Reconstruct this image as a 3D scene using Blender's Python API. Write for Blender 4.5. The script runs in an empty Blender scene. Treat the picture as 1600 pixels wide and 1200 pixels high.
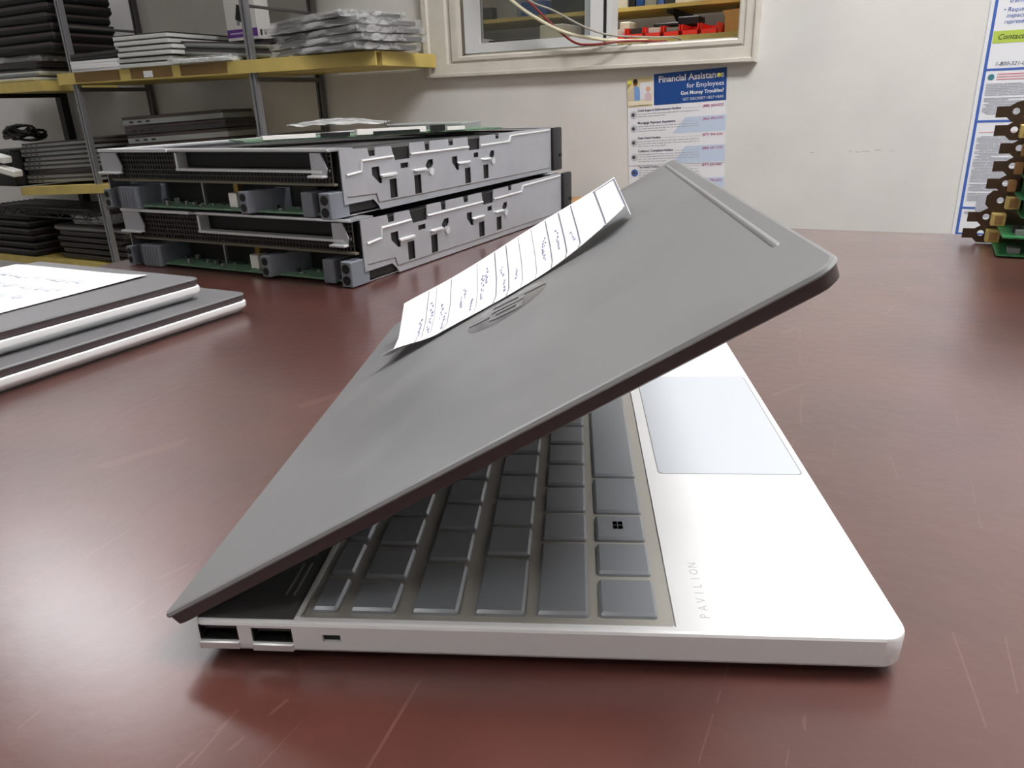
import bpy, bmesh, math, random
from mathutils import Vector, Matrix, noise
random.seed(7)
SC = bpy.context.scene
COL = SC.collection
R = math.radians

# ------------------------------------------------------------------ materials
def lin(c):
    return tuple(((v / 255) / 12.92 if v / 255 <= .04045 else ((v / 255 + .055) / 1.055) ** 2.4) for v in c)

MATS = {}
def mat(name, rgb, rough=.5, metal=0., spec=.5, var=0., vscale=30., bump=0., bscale=200., coat=0., alpha=1., rvar=0.):
    if name in MATS: return MATS[name]
    m = bpy.data.materials.new(name); m.use_nodes = True
    nt = m.node_tree; b = nt.nodes['Principled BSDF']
    c = lin(rgb) + (1,)
    b.inputs['Base Color'].default_value = c
    b.inputs['Roughness'].default_value = rough
    b.inputs['Metallic'].default_value = metal
    b.inputs['Specular IOR Level'].default_value = spec
    b.inputs['Coat Weight'].default_value = coat
    b.inputs['Alpha'].default_value = alpha
    tc = nt.nodes.new('ShaderNodeTexCoord')
    if var or rvar:
        n = nt.nodes.new('ShaderNodeTexNoise'); n.inputs['Scale'].default_value = vscale; n.inputs['Detail'].default_value = 5
        nt.links.new(tc.outputs['Object'], n.inputs['Vector'])
        if var:
            r = nt.nodes.new('ShaderNodeMapRange'); r.inputs[1].default_value = .3; r.inputs[2].default_value = .7
            r.inputs[3].default_value = 1 - var; r.inputs[4].default_value = 1 + var
            nt.links.new(n.outputs['Fac'], r.inputs[0])
            x = nt.nodes.new('ShaderNodeVectorMath'); x.operation = 'SCALE'
            x.inputs[0].default_value = c[:3]
            nt.links.new(r.outputs[0], x.inputs['Scale'])
            nt.links.new(x.outputs[0], b.inputs['Base Color'])
        if rvar:
            r2 = nt.nodes.new('ShaderNodeMapRange'); r2.inputs[1].default_value = .3; r2.inputs[2].default_value = .7
            r2.inputs[3].default_value = max(0, rough - rvar); r2.inputs[4].default_value = rough + rvar
            nt.links.new(n.outputs['Fac'], r2.inputs[0]); nt.links.new(r2.outputs[0], b.inputs['Roughness'])
    if bump:
        n2 = nt.nodes.new('ShaderNodeTexNoise'); n2.inputs['Scale'].default_value = bscale; n2.inputs['Detail'].default_value = 4
        nt.links.new(tc.outputs['Object'], n2.inputs['Vector'])
        bp = nt.nodes.new('ShaderNodeBump'); bp.inputs['Strength'].default_value = bump; bp.inputs['Distance'].default_value = .002
        nt.links.new(n2.outputs['Fac'], bp.inputs['Height']); nt.links.new(bp.outputs[0], b.inputs['Normal'])
    MATS[name] = m
    return m

def emis(name, rgb, s):
    m = bpy.data.materials.new(name); m.use_nodes = True
    nt = m.node_tree; b = nt.nodes['Principled BSDF']
    b.inputs['Base Color'].default_value = lin(rgb) + (1,)
    b.inputs['Emission Color'].default_value = lin(rgb) + (1,)
    b.inputs['Emission Strength'].default_value = s
    return m

def film(name, rgb, clear=.6, rough=.12, bump=.6, bscale=60.):
    """thin clear film: part see-through, part glossy"""
    m = bpy.data.materials.new(name); m.use_nodes = True
    nt = m.node_tree; nt.nodes.clear()
    o = nt.nodes.new('ShaderNodeOutputMaterial'); mx = nt.nodes.new('ShaderNodeMixShader')
    t = nt.nodes.new('ShaderNodeBsdfTransparent'); p = nt.nodes.new('ShaderNodeBsdfPrincipled')
    p.inputs['Base Color'].default_value = lin(rgb) + (1,); p.inputs['Roughness'].default_value = rough
    p.inputs['Specular IOR Level'].default_value = .8
    mx.inputs[0].default_value = 1 - clear
    if bump:
        tc = nt.nodes.new('ShaderNodeTexCoord'); n2 = nt.nodes.new('ShaderNodeTexNoise'); n2.inputs['Scale'].default_value = bscale; n2.inputs['Detail'].default_value = 5
        bp = nt.nodes.new('ShaderNodeBump'); bp.inputs['Strength'].default_value = bump; bp.inputs['Distance'].default_value = .01
        mg = nt.nodes.new('ShaderNodeMapping'); mg.inputs['Scale'].default_value = (.45, 1, 2.2); nt.links.new(tc.outputs['Object'], mg.inputs[0]); nt.links.new(mg.outputs[0], n2.inputs['Vector'])
        nt.links.new(n2.outputs['Fac'], bp.inputs['Height']); nt.links.new(bp.outputs[0], p.inputs['Normal'])
        r = nt.nodes.new('ShaderNodeMapRange'); r.inputs[1].default_value = .48; r.inputs[2].default_value = .62
        r.inputs[3].default_value = max(0.04, 1 - clear - .12); r.inputs[4].default_value = min(1, 1 - clear + .24)
        nt.links.new(n2.outputs['Fac'], r.inputs[0]); nt.links.new(r.outputs[0], mx.inputs[0])
    nt.links.new(t.outputs[0], mx.inputs[1]); nt.links.new(p.outputs[0], mx.inputs[2]); nt.links.new(mx.outputs[0], o.inputs[0])
    MATS[name] = m
    return m

# ------------------------------------------------------------------ mesh helpers
def crease(bm, smooth=35, big=None):
    for f in bm.faces: f.smooth = len(f.verts) <= 8 and not (big and f.calc_area() > big)
    for e in bm.edges:
        e.smooth = True
        if len(e.link_faces) == 2:
            a = e.calc_face_angle(0)
            if a > R(smooth) or (a > R(2) and (len(e.link_faces[0].verts) > 8 or len(e.link_faces[1].verts) > 8)): e.smooth = False
            if big and a > R(1) and max(e.link_faces[0].calc_area(), e.link_faces[1].calc_area()) > big: e.smooth = False
class MB:
    def __init__(s): s.bm = bmesh.new()
    def _add(s, pts, faces, M=None):
        if M is not None: pts = [M @ Vector(p) for p in pts]
        vs = [s.bm.verts.new(p) for p in pts]
        for f in faces:
            try: s.bm.faces.new([vs[i] for i in f])
            except ValueError: pass
        return s
    def box(s, x0, x1, y0, y1, z0, z1, M=None, b=0.):
        if b > 0:
            return s.slab(x0, x1, y0, y1, b, [(z0, b), (z0 + b, 0), (z1 - b, 0), (z1, b)], M, 2)
        p = [(x0, y0, z0), (x1, y0, z0), (x1, y1, z0), (x0, y1, z0), (x0, y0, z1), (x1, y0, z1), (x1, y1, z1), (x0, y1, z1)]
        return s._add(p, [(3, 2, 1, 0), (4, 5, 6, 7), (0, 1, 5, 4), (1, 2, 6, 5), (2, 3, 7, 6), (3, 0, 4, 7)], M)
    def slab(s, x0, x1, y0, y1, r, layers, M=None, n=5):
        """rounded rectangle lofted through (z, inset) layers; r = radius or (r00, r10, r11, r01)"""
        rr = r if isinstance(r, (tuple, list)) else (r,) * 4
        loops = []
        for z, i in layers:
            lp = []
            cs = [(x0, y0, 1, 1, 180, rr[0]), (x1, y0, -1, 1, 270, rr[1]), (x1, y1, -1, -1, 0, rr[2]), (x0, y1, 1, -1, 90, rr[3])]
            for cx, cy, sx, sy, a0, q in cs:
                q = max(q, i + 1e-5)
                for k in range(n + 1):
                    a = R(a0 + 90 * k / n)
                    lp.append((cx + sx * q + (q - i) * math.cos(a), cy + sy * q + (q - i) * math.sin(a), z))
            loops.append(lp)
        m = len(loops[0]); pts = [p for l in loops for p in l]; f = []
        for j in range(len(loops) - 1):
            for k in range(m):
                f.append((j * m + k, j * m + (k + 1) % m, (j + 1) * m + (k + 1) % m, (j + 1) * m + k))
        f.append(tuple(reversed(range(m)))); f.append(tuple(range((len(loops) - 1) * m, len(loops) * m)))
        return s._add(pts, f, M)
    def prism(s, poly, t, M=None):
        """polygon in local XY extruded to z=t"""
        n = len(poly)
        p = [(x, y, 0) for x, y in poly] + [(x, y, t) for x, y in poly]
        f = [tuple(reversed(range(n))), tuple(range(n, 2 * n))] + [(k, (k + 1) % n, n + (k + 1) % n, n + k) for k in range(n)]
        return s._add(p, f, M)
    def plate(s, outer, holes, t, M=None):
        """plate with holes in local XY, thickness t"""
        b2 = bmesh.new(); ed = []
        for lp in [outer] + holes:
            vs = [b2.verts.new((x, y, 0)) for x, y in lp]
            ed += [b2.edges.new((vs[k], vs[(k + 1) % len(vs)])) for k in range(len(vs))]
        bmesh.ops.triangle_fill(b2, use_beauty=True, edges=ed)
        g = bmesh.ops.extrude_face_region(b2, geom=list(b2.faces))
        bmesh.ops.translate(b2, verts=[v for v in g['geom'] if isinstance(v, bmesh.types.BMVert)], vec=(0, 0, t))
        b2.verts.index_update()
        s._add([v.co.copy() for v in b2.verts], [tuple(v.index for v in f.verts) for f in b2.faces], M)
        b2.free(); return s
    def tube(s, pts, r, n=8, M=None):
        pts = [Vector(p) for p in pts]; rings = []; up = Vector((0, 0, 1))
        for i, p in enumerate(pts):
            d = (pts[min(i + 1, len(pts) - 1)] - pts[max(i - 1, 0)]).normalized()
            a = d.cross(up)
            if a.length < 1e-3: a = d.cross(Vector((0, 1, 0)))
            a.normalize(); b = a.cross(d)
            rings.append([p + (a * math.cos(2 * math.pi * k / n) + b * math.sin(2 * math.pi * k / n)) * r for k in range(n)])
        P = [q for l in rings for q in l]; f = []
        for j in range(len(rings) - 1):
            for k in range(n): f.append((j * n + k, j * n + (k + 1) % n, (j + 1) * n + (k + 1) % n, (j + 1) * n + k))
        f.append(tuple(reversed(range(n)))); f.append(tuple(range((len(rings) - 1) * n, len(rings) * n)))
        return s._add(P, f, M)
    def cyl(s, c, r, h, axis='z', n=16, M=None, r2=None):
        r2 = r if r2 is None else r2
        A = {'z': Matrix(), 'x': Matrix.Rotation(R(90), 4, 'Y'), 'y': Matrix.Rotation(R(-90), 4, 'X')}[axis]
        T = Matrix.Translation(c) @ A
        if M is not None: T = M @ T
        p = [(r * math.cos(2 * math.pi * k / n), r * math.sin(2 * math.pi * k / n), 0) for k in range(n)] + \
            [(r2 * math.cos(2 * math.pi * k / n), r2 * math.sin(2 * math.pi * k / n), h) for k in range(n)]
        f = [tuple(reversed(range(n))), tuple(range(n, 2 * n))] + [(k, (k + 1) % n, n + (k + 1) % n, n + k) for k in range(n)]
        return s._add(p, f, T)
    def grid(s, nu, nv, fn):
        p = [fn(i / nu, j / nv) for j in range(nv + 1) for i in range(nu + 1)]
        f = [(j * (nu + 1) + i, j * (nu + 1) + i + 1, (j + 1) * (nu + 1) + i + 1, (j + 1) * (nu + 1) + i) for j in range(nv) for i in range(nu)]
        return s._add(p, f)
    def build(s, name, m, parent=None, M=None, smooth=35, fixn=True, kind=None):
        bm = s.bm
        if fixn: bmesh.ops.recalc_face_normals(bm, faces=bm.faces)
        crease(bm, smooth)
        me = bpy.data.meshes.new(name); bm.to_mesh(me); bm.free()
        me.materials.append(m)
        o = bpy.data.objects.new(name, me); COL.objects.link(o)
        if parent is not None: o.parent = parent
        if M is not None: o.matrix_local = M
        if kind: o['kind'] = kind
        return o

def tag(o, label, cat, group=None):
    o['label'] = label; o['category'] = cat
    if group: o['group'] = group
    return o
def thing(name, label, cat, loc=(0, 0, 0), rz=0., group=None, M=None):
    o = bpy.data.objects.new(name, None); COL.objects.link(o); o.empty_display_size = .05
    if M is not None: o.matrix_world = M
    else:
        o.location = loc; o.rotation_euler = (0, 0, rz)
    return tag(o, label, cat, group)
def struct(name, mb, m, parent=None, **k):
    o = mb.build(name, m, parent, **k)
    if parent is None: o['kind'] = 'structure'
    return o
def dup(root, label=None, group=None):
    r = root.copy(); COL.objects.link(r)
    if label: r['label'] = label
    if group: r['group'] = group
    def rec(a, b):
        for ch in a.children:
            c = ch.copy(); COL.objects.link(c); c.parent = b; c.matrix_parent_inverse = ch.matrix_parent_inverse; rec(ch, c)
    rec(root, r); return r
def text_mesh(body, width=None, height=None, shear=0., bold=0., align='LEFT'):
    """returns list of (verts, faces) in local XY, baseline at y=0, starting at x=0"""
    cu = bpy.data.curves.new('t', 'FONT'); cu.body = body; cu.size = 1.; cu.shear = shear; cu.offset = bold; cu.resolution_u = 2
    ob = bpy.data.objects.new('t', cu); COL.objects.link(ob)
    dg = bpy.context.evaluated_depsgraph_get(); dg.update()
    me = bpy.data.meshes.new_from_object(ob.evaluated_get(dg))
    vs = [v.co.copy() for v in me.vertices]; fs = [tuple(p.vertices) for p in me.polygons]
    bpy.data.objects.remove(ob); bpy.data.curves.remove(cu); bpy.data.meshes.remove(me)
    x0 = min(v.x for v in vs); x1 = max(v.x for v in vs)
    s = height if height else width / (x1 - x0)
    sx = (width / (x1 - x0)) if width else s
    sy = height if height else s
    o = [Vector(((v.x - x0) * sx, v.y * sy, 0)) for v in vs]
    w = (x1 - x0) * sx
    if align == 'RIGHT': o = [v - Vector((w, 0, 0)) for v in o]
    if align == 'CENTER': o = [v - Vector((w / 2, 0, 0)) for v in o]
    return o, fs
def put_text(mb, body, M, **k):
    v, f = text_mesh(body, **k); mb._add(v, f, M)

# ------------------------------------------------------------------ material library
def table_material():
    m = bpy.data.materials.new('brown_laminate'); m.use_nodes = True
    nt = m.node_tree; N = nt.nodes; L = nt.links; b = N['Principled BSDF']
    tc = N.new('ShaderNodeTexCoord')
    n1 = N.new('ShaderNodeTexNoise'); n1.inputs['Scale'].default_value = 14; n1.inputs['Detail'].default_value = 8
    L.new(tc.outputs['Object'], n1.inputs['Vector'])
    cr = N.new('ShaderNodeValToRGB'); cr.color_ramp.elements[0].color = lin((68, 35, 30)) + (1,); cr.color_ramp.elements[1].color = lin((88, 47, 40)) + (1,)
    cr.color_ramp.elements[0].position = .3; cr.color_ramp.elements[1].position = .75
    L.new(n1.outputs['Fac'], cr.inputs[0])
    # hairline scratches: stretched cell borders at two angles
    prev = cr.outputs[0]; masks = []
    for ang, sc, th in ((25, 9, .0035), (-50, 13, .003), (80, 17, .003)):
        mp = N.new('ShaderNodeMapping'); mp.inputs['Rotation'].default_value = (0, 0, R(ang)); mp.inputs['Scale'].default_value = (sc, sc * .10, 1)
        nz = N.new('ShaderNodeTexNoise'); nz.inputs['Scale'].default_value = 3; 
        L.new(tc.outputs['Object'], mp.inputs[0])
        v = N.new('ShaderNodeTexVoronoi'); v.feature = 'DISTANCE_TO_EDGE'; v.inputs['Scale'].default_value = 1
        L.new(mp.outputs[0], v.inputs['Vector'])
        lt = N.new('ShaderNodeMath'); lt.operation = 'LESS_THAN'; lt.inputs[1].default_value = th
        L.new(v.outputs[0], lt.inputs[0])
        mp2 = N.new('ShaderNodeTexNoise'); mp2.inputs['Scale'].default_value = 9 + sc
        L.new(tc.outputs['Object'], mp2.inputs['Vector'])
        gt = N.new('ShaderNodeMath'); gt.operation = 'GREATER_THAN'; gt.inputs[1].default_value = .56
        L.new(mp2.outputs['Fac'], gt.inputs[0])
        mu = N.new('ShaderNodeMath'); mu.operation = 'MULTIPLY'; L.new(lt.outputs[0], mu.inputs[0]); L.new(gt.outputs[0], mu.inputs[1])
        masks.append(mu.outputs[0])
    ad = N.new('ShaderNodeMath'); ad.operation = 'ADD'; L.new(masks[0], ad.inputs[0]); L.new(masks[1], ad.inputs[1])
    ad2 = N.new('ShaderNodeMath'); ad2.operation = 'ADD'; ad2.use_clamp = True; L.new(ad.outputs[0], ad2.inputs[0]); L.new(masks[2], ad2.inputs[1])
    sc_ = N.new('ShaderNodeMath'); sc_.operation = 'MULTIPLY'; sc_.inputs[1].default_value = .13; L.new(ad2.outputs[0], sc_.inputs[0])
    mx = N.new('ShaderNodeMix'); mx.data_type = 'RGBA'; mx.inputs['B'].default_value = lin((150, 112, 104)) + (1,)
    L.new(sc_.outputs[0], mx.inputs['Factor']); L.new(prev, mx.inputs['A']); L.new(mx.outputs['Result'], b.inputs['Base Color'])
    n3 = N.new('ShaderNodeTexNoise'); n3.inputs['Scale'].default_value = 6; n3.inputs['Detail'].default_value = 6
    L.new(tc.outputs['Object'], n3.inputs['Vector'])
    mr = N.new('ShaderNodeMapRange'); mr.inputs[1].default_value = .3; mr.inputs[2].default_value = .7; mr.inputs[3].default_value = .27; mr.inputs[4].default_value = .37
    L.new(n3.outputs['Fac'], mr.inputs[0]); L.new(mr.outputs[0], b.inputs['Roughness'])
    b.inputs['IOR'].default_value = 1.5; b.inputs['Specular IOR Level'].default_value = .45; b.inputs['Coat Weight'].default_value = 1.; b.inputs['Coat Roughness'].default_value = .26; b.inputs['Coat IOR'].default_value = 1.55; b.inputs['Sheen Weight'].default_value = .04; b.inputs['Sheen Roughness'].default_value = .45; b.inputs['Sheen Tint'].default_value = (1, .93, .86, 1)
    n4 = N.new('ShaderNodeTexNoise'); n4.inputs['Scale'].default_value = 120; n4.inputs['Detail'].default_value = 3
    L.new(tc.outputs['Object'], n4.inputs['Vector'])
    bp = N.new('ShaderNodeBump'); bp.inputs['Strength'].default_value = .12; bp.inputs['Distance'].default_value = .002
    L.new(n4.outputs['Fac'], bp.inputs['Height']); L.new(bp.outputs[0], b.inputs['Normal'])
    return m

M_table = table_material()
M_wall = mat('white_painted_wall', (217, 215, 213), .6, var=.05, vscale=7, bump=.15, bscale=60)
M_ceil = mat('white_ceiling', (225, 224, 220), .8, bump=.1)
M_floor = mat('grey_floor', (120, 116, 110), .5, var=.12, vscale=8)
M_trim = mat('cream_painted_wood', (208, 204, 194), .45, var=.06, vscale=20, bump=.25, bscale=90)
M_silver = mat('silver_aluminium', (232, 233, 235), .42, .12, var=.01, vscale=60)
M_deck = mat('keyboard_deck_silver', (184, 181, 174), .42, .3)
M_key = mat('key_grey', (150, 154, 160), .36, .3)
M_lid = mat('lid_grey', (142, 143, 145), .40, .35, var=.05, vscale=18, rvar=.06)
M_lid2 = mat('lid_dark_grey', (122, 122, 125), .42, .3, var=.04, vscale=20)
M_lidedge = mat('lid_edge_brown_grey', (108, 98, 96), .4, .4)
M_bezel = mat('bezel_brown_black', (70, 60, 60), .45)
M_black = mat('black_plastic', (16, 16, 18), .5)
M_glossblack = mat('black_screen_glass', (8, 8, 10), .08)
M_dark = mat('dark_grey_plastic', (52, 52, 56), .45)
M_port = mat('port_black', (12, 12, 13), .6)
M_pad = mat('touchpad_silver', (200, 206, 214), .4, .12)
M_chrome = mat('chrome', (215, 217, 220), .08, 1.)
M_logo = mat('mirror_logo', (150, 151, 153), .16, .9)
M_print = mat('grey_print', (192, 194, 198), .5)
M_paper = mat('white_paper', (240, 241, 244), .7, bump=.05, bscale=50)
M_ink = mat('blue_black_ink', (140, 144, 178), .6)
M_inkline = mat('dark_ink_line', (120, 122, 140), .6)
M_steel = mat('galvanised_steel', (186, 188, 194), .38, .7, var=.04, vscale=40)
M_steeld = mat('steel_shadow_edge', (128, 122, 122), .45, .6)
M_brightsteel = mat('bent_steel_edge', (226, 228, 230), .28, .6)
M_pcb = mat('green_circuit_board', (96, 128, 104), .4, 0, var=.25, vscale=160)
M_pcb2 = mat('dark_green_circuit_board', (52, 122, 74), .35, 0, var=.4, vscale=220)
M_latch = mat('blue_grey_plastic', (112, 117, 126), .5)
M_white = mat('white_plastic', (232, 230, 226), .4)
M_grille = mat('black_grille', (74, 73, 68), .45, .4)
M_wood = mat('yellow_pine_board', (206, 184, 106), .55, var=.1, vscale=14)
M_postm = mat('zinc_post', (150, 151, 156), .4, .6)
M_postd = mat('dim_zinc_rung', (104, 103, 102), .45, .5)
M_lapgrey = mat('laptop_side_silver', (214, 217, 214), .4, .1)
M_lapmid = mat('laptop_side_grey', (140, 143, 142), .45, .2)
M_lapdk = mat('laptop_side_dark', (62, 62, 62), .45, .2)
M_lapblk = mat('laptop_black', (15, 15, 18), .55)
M_red = mat('red_bin_plastic', (224, 52, 44), .4)
M_card = mat('brown_cardboard', (176, 138, 92), .8, var=.06)
M_blue = mat('poster_blue', (18, 70, 140), .5)
M_lblue = mat('poster_pale_blue', (196, 210, 232), .6)
M_postp = mat('poster_paper', (232, 232, 238), .55)
M_mag = mat('magenta_print', (168, 66, 130), .6)
M_navy = mat('navy_print', (52, 56, 96), .6)
M_fine = mat('fine_print', (170, 172, 184), .7)
M_frame = mat('poster_frame_blue', (64, 98, 178), .5)
M_lime = mat('lime_green_band', (178, 200, 82), .6)
M_yellow = mat('yellow_pin', (232, 232, 40), .4)
M_brk = mat('steel_bracket_reflection', (92, 76, 62), .25, .85)  # brown of the reflected table put into the steel colour
M_conn = mat('cream_connector', (226, 202, 124), .45)
M_tan = mat('tan_connector', (176, 132, 84), .5)
M_gold = mat('gold_contacts', (206, 176, 92), .3, .8)
M_cab1 = mat('cream_cable', (214, 208, 182), .5)
M_cab2 = mat('red_cable', (132, 38, 40), .5)
M_cab3 = mat('grey_cable', (160, 156, 146), .5)
M_purple = mat('purple_band', (98, 52, 140), .5)
M_boxw = mat('white_box_card', (214, 212, 210), .6)
F_wrap = film('bubble_wrap', (240, 242, 244), .70, .09, .8, 30)
F_bag = film('antistatic_bag', (200, 202, 204), .3, .15, .8, 50)
F_tape = film('clear_tape', (225, 230, 232), .55, .2, 0)

# ------------------------------------------------------------------ room
YW = 1.8228
XL, XR, YB, ZF, ZC = -4.6, 2.6, -2.6, -.75, 1.95
OX0, OX1, OZ0, OZ1 = -.985, -.233, .276, 1.08     # window opening
YN = 3.3                                            # far wall of the next room
struct('floor', MB().box(XL - .1, XR + .1, YB - .1, YN + .1, ZF - .1, ZF), M_floor)
struct('ceiling', MB().box(XL - .1, XR + .1, YB - .1, YN + .1, ZC, ZC + .1), M_ceil)
w = MB()
w.box(XL, OX0, YW, YW + .1, ZF, ZC); w.box(OX1, XR, YW, YW + .1, ZF, ZC)
w.box(OX0, OX1, YW, YW + .1, ZF, OZ0); w.box(OX0, OX1, YW, YW + .1, OZ1, ZC)
struct('wall_back', w, M_wall)
struct('wall_left', MB().box(XL - .1, XL, YB, YN, ZF, ZC), M_wall)
struct('wall_right', MB().box(XR, XR + .1, YB, YN, ZF, ZC), M_wall)
struct('wall_front', MB().box(XL, XR, YB - .1, YB, ZF, ZC), M_wall)
struct('wall_next_room', MB().box(XL, XR, YN, YN + .1, ZF, ZC), M_wall)

# window: moulded casing, sliding sash with dark pane, dark track
win = bpy.data.objects.new('window_1', None); COL.objects.link(win); win['kind'] = 'structure'
cs = MB()
def casing(x0, x1, z0, z1, prof):
    """mitred moulding round the opening; prof = list of (outset, depth)"""
    loops = []
    for o_, d in prof:
        loops.append([(x0 - o_ * 2.15, YW - d, z0 - o_), (x1 + o_ * .86, YW - d, z0 - o_), (x1 + o_ * .86, YW - d, z1 + o_), (x0 - o_ * 2.15, YW - d, z1 + o_)])
    P = [p for l in loops for p in l]; f = []
    for j in range(len(loops) - 1):
        for k in range(4): f.append((j * 4 + k, j * 4 + (k + 1) % 4, (j + 1) * 4 + (k + 1) % 4, (j + 1) * 4 + k))
    cs._add(P, f)
casing(OX0, OX1, OZ0, OZ1, [(0, -.095), (0, .012), (.004, .016), (.012, .016), (.014, .010), (.018, .010), (.020, .016), (.043, .020), (.045, .026), (.052, .026), (.054, .020), (.0545, 0)])
cs.build('casing', M_trim, win)
MB().box(OX0, OX1, YW + .012, YW + .1, OZ0 - .002, OZ0 + .004).build('sill', M_trim, win)
SX0, SX1 = OX0 + .0035, -.563
s_ = MB()
ys0, ys1 = YW + .010, YW + .035
s_.box(SX0, SX0 + .0465, ys0, ys1, OZ0 + .006, OZ1); s_.box(SX1 - .046, SX1 - .012, ys0, ys1, OZ0 + .006, OZ1)
s_.box(SX0 + .0465, SX1 - .046, ys0, ys1, OZ0 + .006, OZ0 + .03)
s_.build('sash_frame', mat('white_sash', (218, 220, 222), .35), win)
MB().box(SX1 - .012, SX1 - .005, ys0 + .004, ys1 + .03, OZ0 + .006, OZ1).build('sash_seal', M_black, win)
MB().box(SX1 - .005, SX1 + .008, ys0 + .008, ys1 + .03, OZ0 + .006, OZ1).build('sash_stile', mat('white_sash', (218, 220, 222), .35), win)
MB().box(OX0, OX0 + .003, ys0 - .010, ys1, OZ0 + .004, OZ1).build('sash_track', mat('dirty_track', (96, 88, 78), .6), win)
MB().box(SX0 + .0465, SX1 - .046, ys0 + .011, ys0 + .015, OZ0 + .03, OZ1).build('pane', film('dark_window_glass', (70, 76, 74), .60, .12, 0), win)
MB().box(SX1 - .062, SX1 - .046, ys0 + .002, ys0 + .010, OZ0 + .03, OZ1).build('glazing_bead', mat('grey_bead', (150, 156, 158), .4), win)

# ceiling lights
E_tube = emis('lit_diffuser', (255, 253, 251), 34.)
E_tube2 = emis('lit_diffuser_left', (252, 252, 255), 12.5)
E_tube3 = emis('lit_diffuser_front', (255, 253, 250), 8.)
def ceil_light(x, y, lx, ly, label, em):
    t = thing('ceiling_light', label, 'ceiling light', (x, y, ZC))
    MB().box(-lx / 2 - .02, lx / 2 + .02, -ly / 2 - .02, ly / 2 + .02, -.02, 0).build('housing', M_white, t)
    MB().box(-lx / 2, lx / 2, -ly / 2, ly / 2, -.035, -.0205).build('diffuser', em, t)
ceil_light(.75, .55, 1.2, .5, 'long ceiling light above the right end of the brown table', E_tube)
ceil_light(-2.75, 1.32, 1.25, .34, 'long ceiling light in front of the shelf unit', E_tube2)
ceil_light(-.6, -1.4, 1.2, .4, 'long ceiling light near the front wall', E_tube3)
ceil_light(-.75, 2.55, .9, .25, 'ceiling light of the room beyond the window', E_tube)

# ------------------------------------------------------------------ table
ta = math.atan2(.0105, .1686)
tb = thing('work_table', 'large brown laminate work table that fills the foreground', 'table', (0, 0, 0), ta)
MB().slab(-.585, 1.35, -.5, .8436, .004, [(-.035, .002), (-.033, 0), (-.002, 0), (0, .002)]).build('tabletop', M_table, tb)
for x, y in ((-.53, -.44), (1.29, -.44), (-.53, .78), (1.29, .78)):
    MB().box(x - .025, x + .025, y - .025, y + .025, -.75, -.035).build('leg', M_dark, tb)

# ------------------------------------------------------------------ main laptop
TH = R(23)
LD, LW = .2062, .3056
lap = thing('open_laptop', 'half open grey and silver laptop with a paper on its lid', 'laptop', (0, 0, 0), TH)
bb = MB().slab(0, LD, 0, LW, (.003, .007, .007, .003), [(.0012, .011), (.0020, .004), (.0032, .0012), (.0045, .0003), (.0128, 0), (.0136, .0003), (.0140, .0011)], n=6)
base = bb.build('base', M_silver, lap)
def cut(o, boxes):
    for b in boxes:
        bq = bmesh.new(); bq.from_mesh(o.data); bmesh.ops.triangulate(bq, faces=bq.faces); bq.to_mesh(o.data); bq.free()
        c = MB().box(*b).build('c', M_port, o.parent)
        md = o.modifiers.new('b', 'BOOLEAN'); md.object = c; md.operation = 'DIFFERENCE'; md.solver = 'EXACT'
        dg = bpy.context.evaluated_depsgraph_get(); dg.update()
        me = bpy.data.meshes.new_from_object(o.evaluated_get(dg))
        o.modifiers.clear(); old = o.data; o.data = me
        bpy.data.objects.remove(c); bpy.data.meshes.remove(old)
    bq = bmesh.new(); bq.from_mesh(me); bmesh.ops.triangulate(bq, faces=bq.faces); crease(bq, 35, 2e-5); bq.to_mesh(me); bq.free()
cut(base, [(.0390, .0445, -.011, .0083, .0074, .0100), (.00105, .01335, -.01, .012, .00705, .01255), (.01745, .02995, -.01, .0121, .00665, .01195),
           (.0318, .1423, .0028, LW - .0028, .0132, .02)])
base.data.materials.clear(); base.data.materials.append(M_silver)
for x0, x1, z0, z1 in ((.0012, .0132, .0072, .0124), (.0176, .0298, .0068, .0118)):
    p = MB()
    p.box(x0, x1, .0004, .0115, z0, z0 + .0004); p.box(x0, x1, .0004, .0115, z1 - .0004, z1); p.box(x0, x0 + .0004, .0004, .0115, z0, z1); p.box(x1 - .0004, x1, .0004, .0115, z0, z1)
    p.box(x0, x1, .0110, .0117, z0, z1)
    po = p.build('usb_port', M_port, lap)
    MB().box(x0 + .001, x1 - .001, .002, .010, z1 - .0024, z1 - .0010).build('tongue', M_dark, po)
    MB().box(x0 - .0002, x1 + .0002, -.0006, .0012, z0 - .0030, z0 - .0002, None, .0004).build('drop_jaw', M_brightsteel, lap)
MB().box(.0391, .0444, .0012, .0075, .0075, .0099).build('lock_slot', M_port, lap)
# keyboard deck, vents, keys
MB().slab(.0322, .1419, .0032, LW - .0032, .002, [(.01321, 0), (.01345, 0)]).build('keyboard_deck', M_deck, lap)
MB().box(.0308, .0320, .0028, LW - .0028, .0138, .0145).build('deck_ridge', M_lapgrey, lap)
v_ = MB()
k_ = 0
y = .013
while y < LW - .03:
    for xx in (.0236, .0262): v_.box(xx, xx + .0007, y, y + .017, .0139, .0143)
    y += .021
v_.build('speaker_vents', M_lapmid, lap)
MB().box(.0008, .0304, .0016, LW - .0016, .01395, .01410).build('rear_deck', mat('dark_silver_deck', (112, 112, 112), .4, .5), lap)
def key(x0, x1, y0, y1):
    return MB().slab(x0, x1, y0, y1, .0011, [(.01346, 0), (.0144, .0001), (.0152, .0009)], n=3).build('key', M_key, lap)
PY = .0191
rows = [(.0345, .0425), (.0462, .0600), (.0649, .0790), (.0838, .0987), (.1022, .1176), (.1207, .1376)]
ye = LW - .0064
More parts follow.
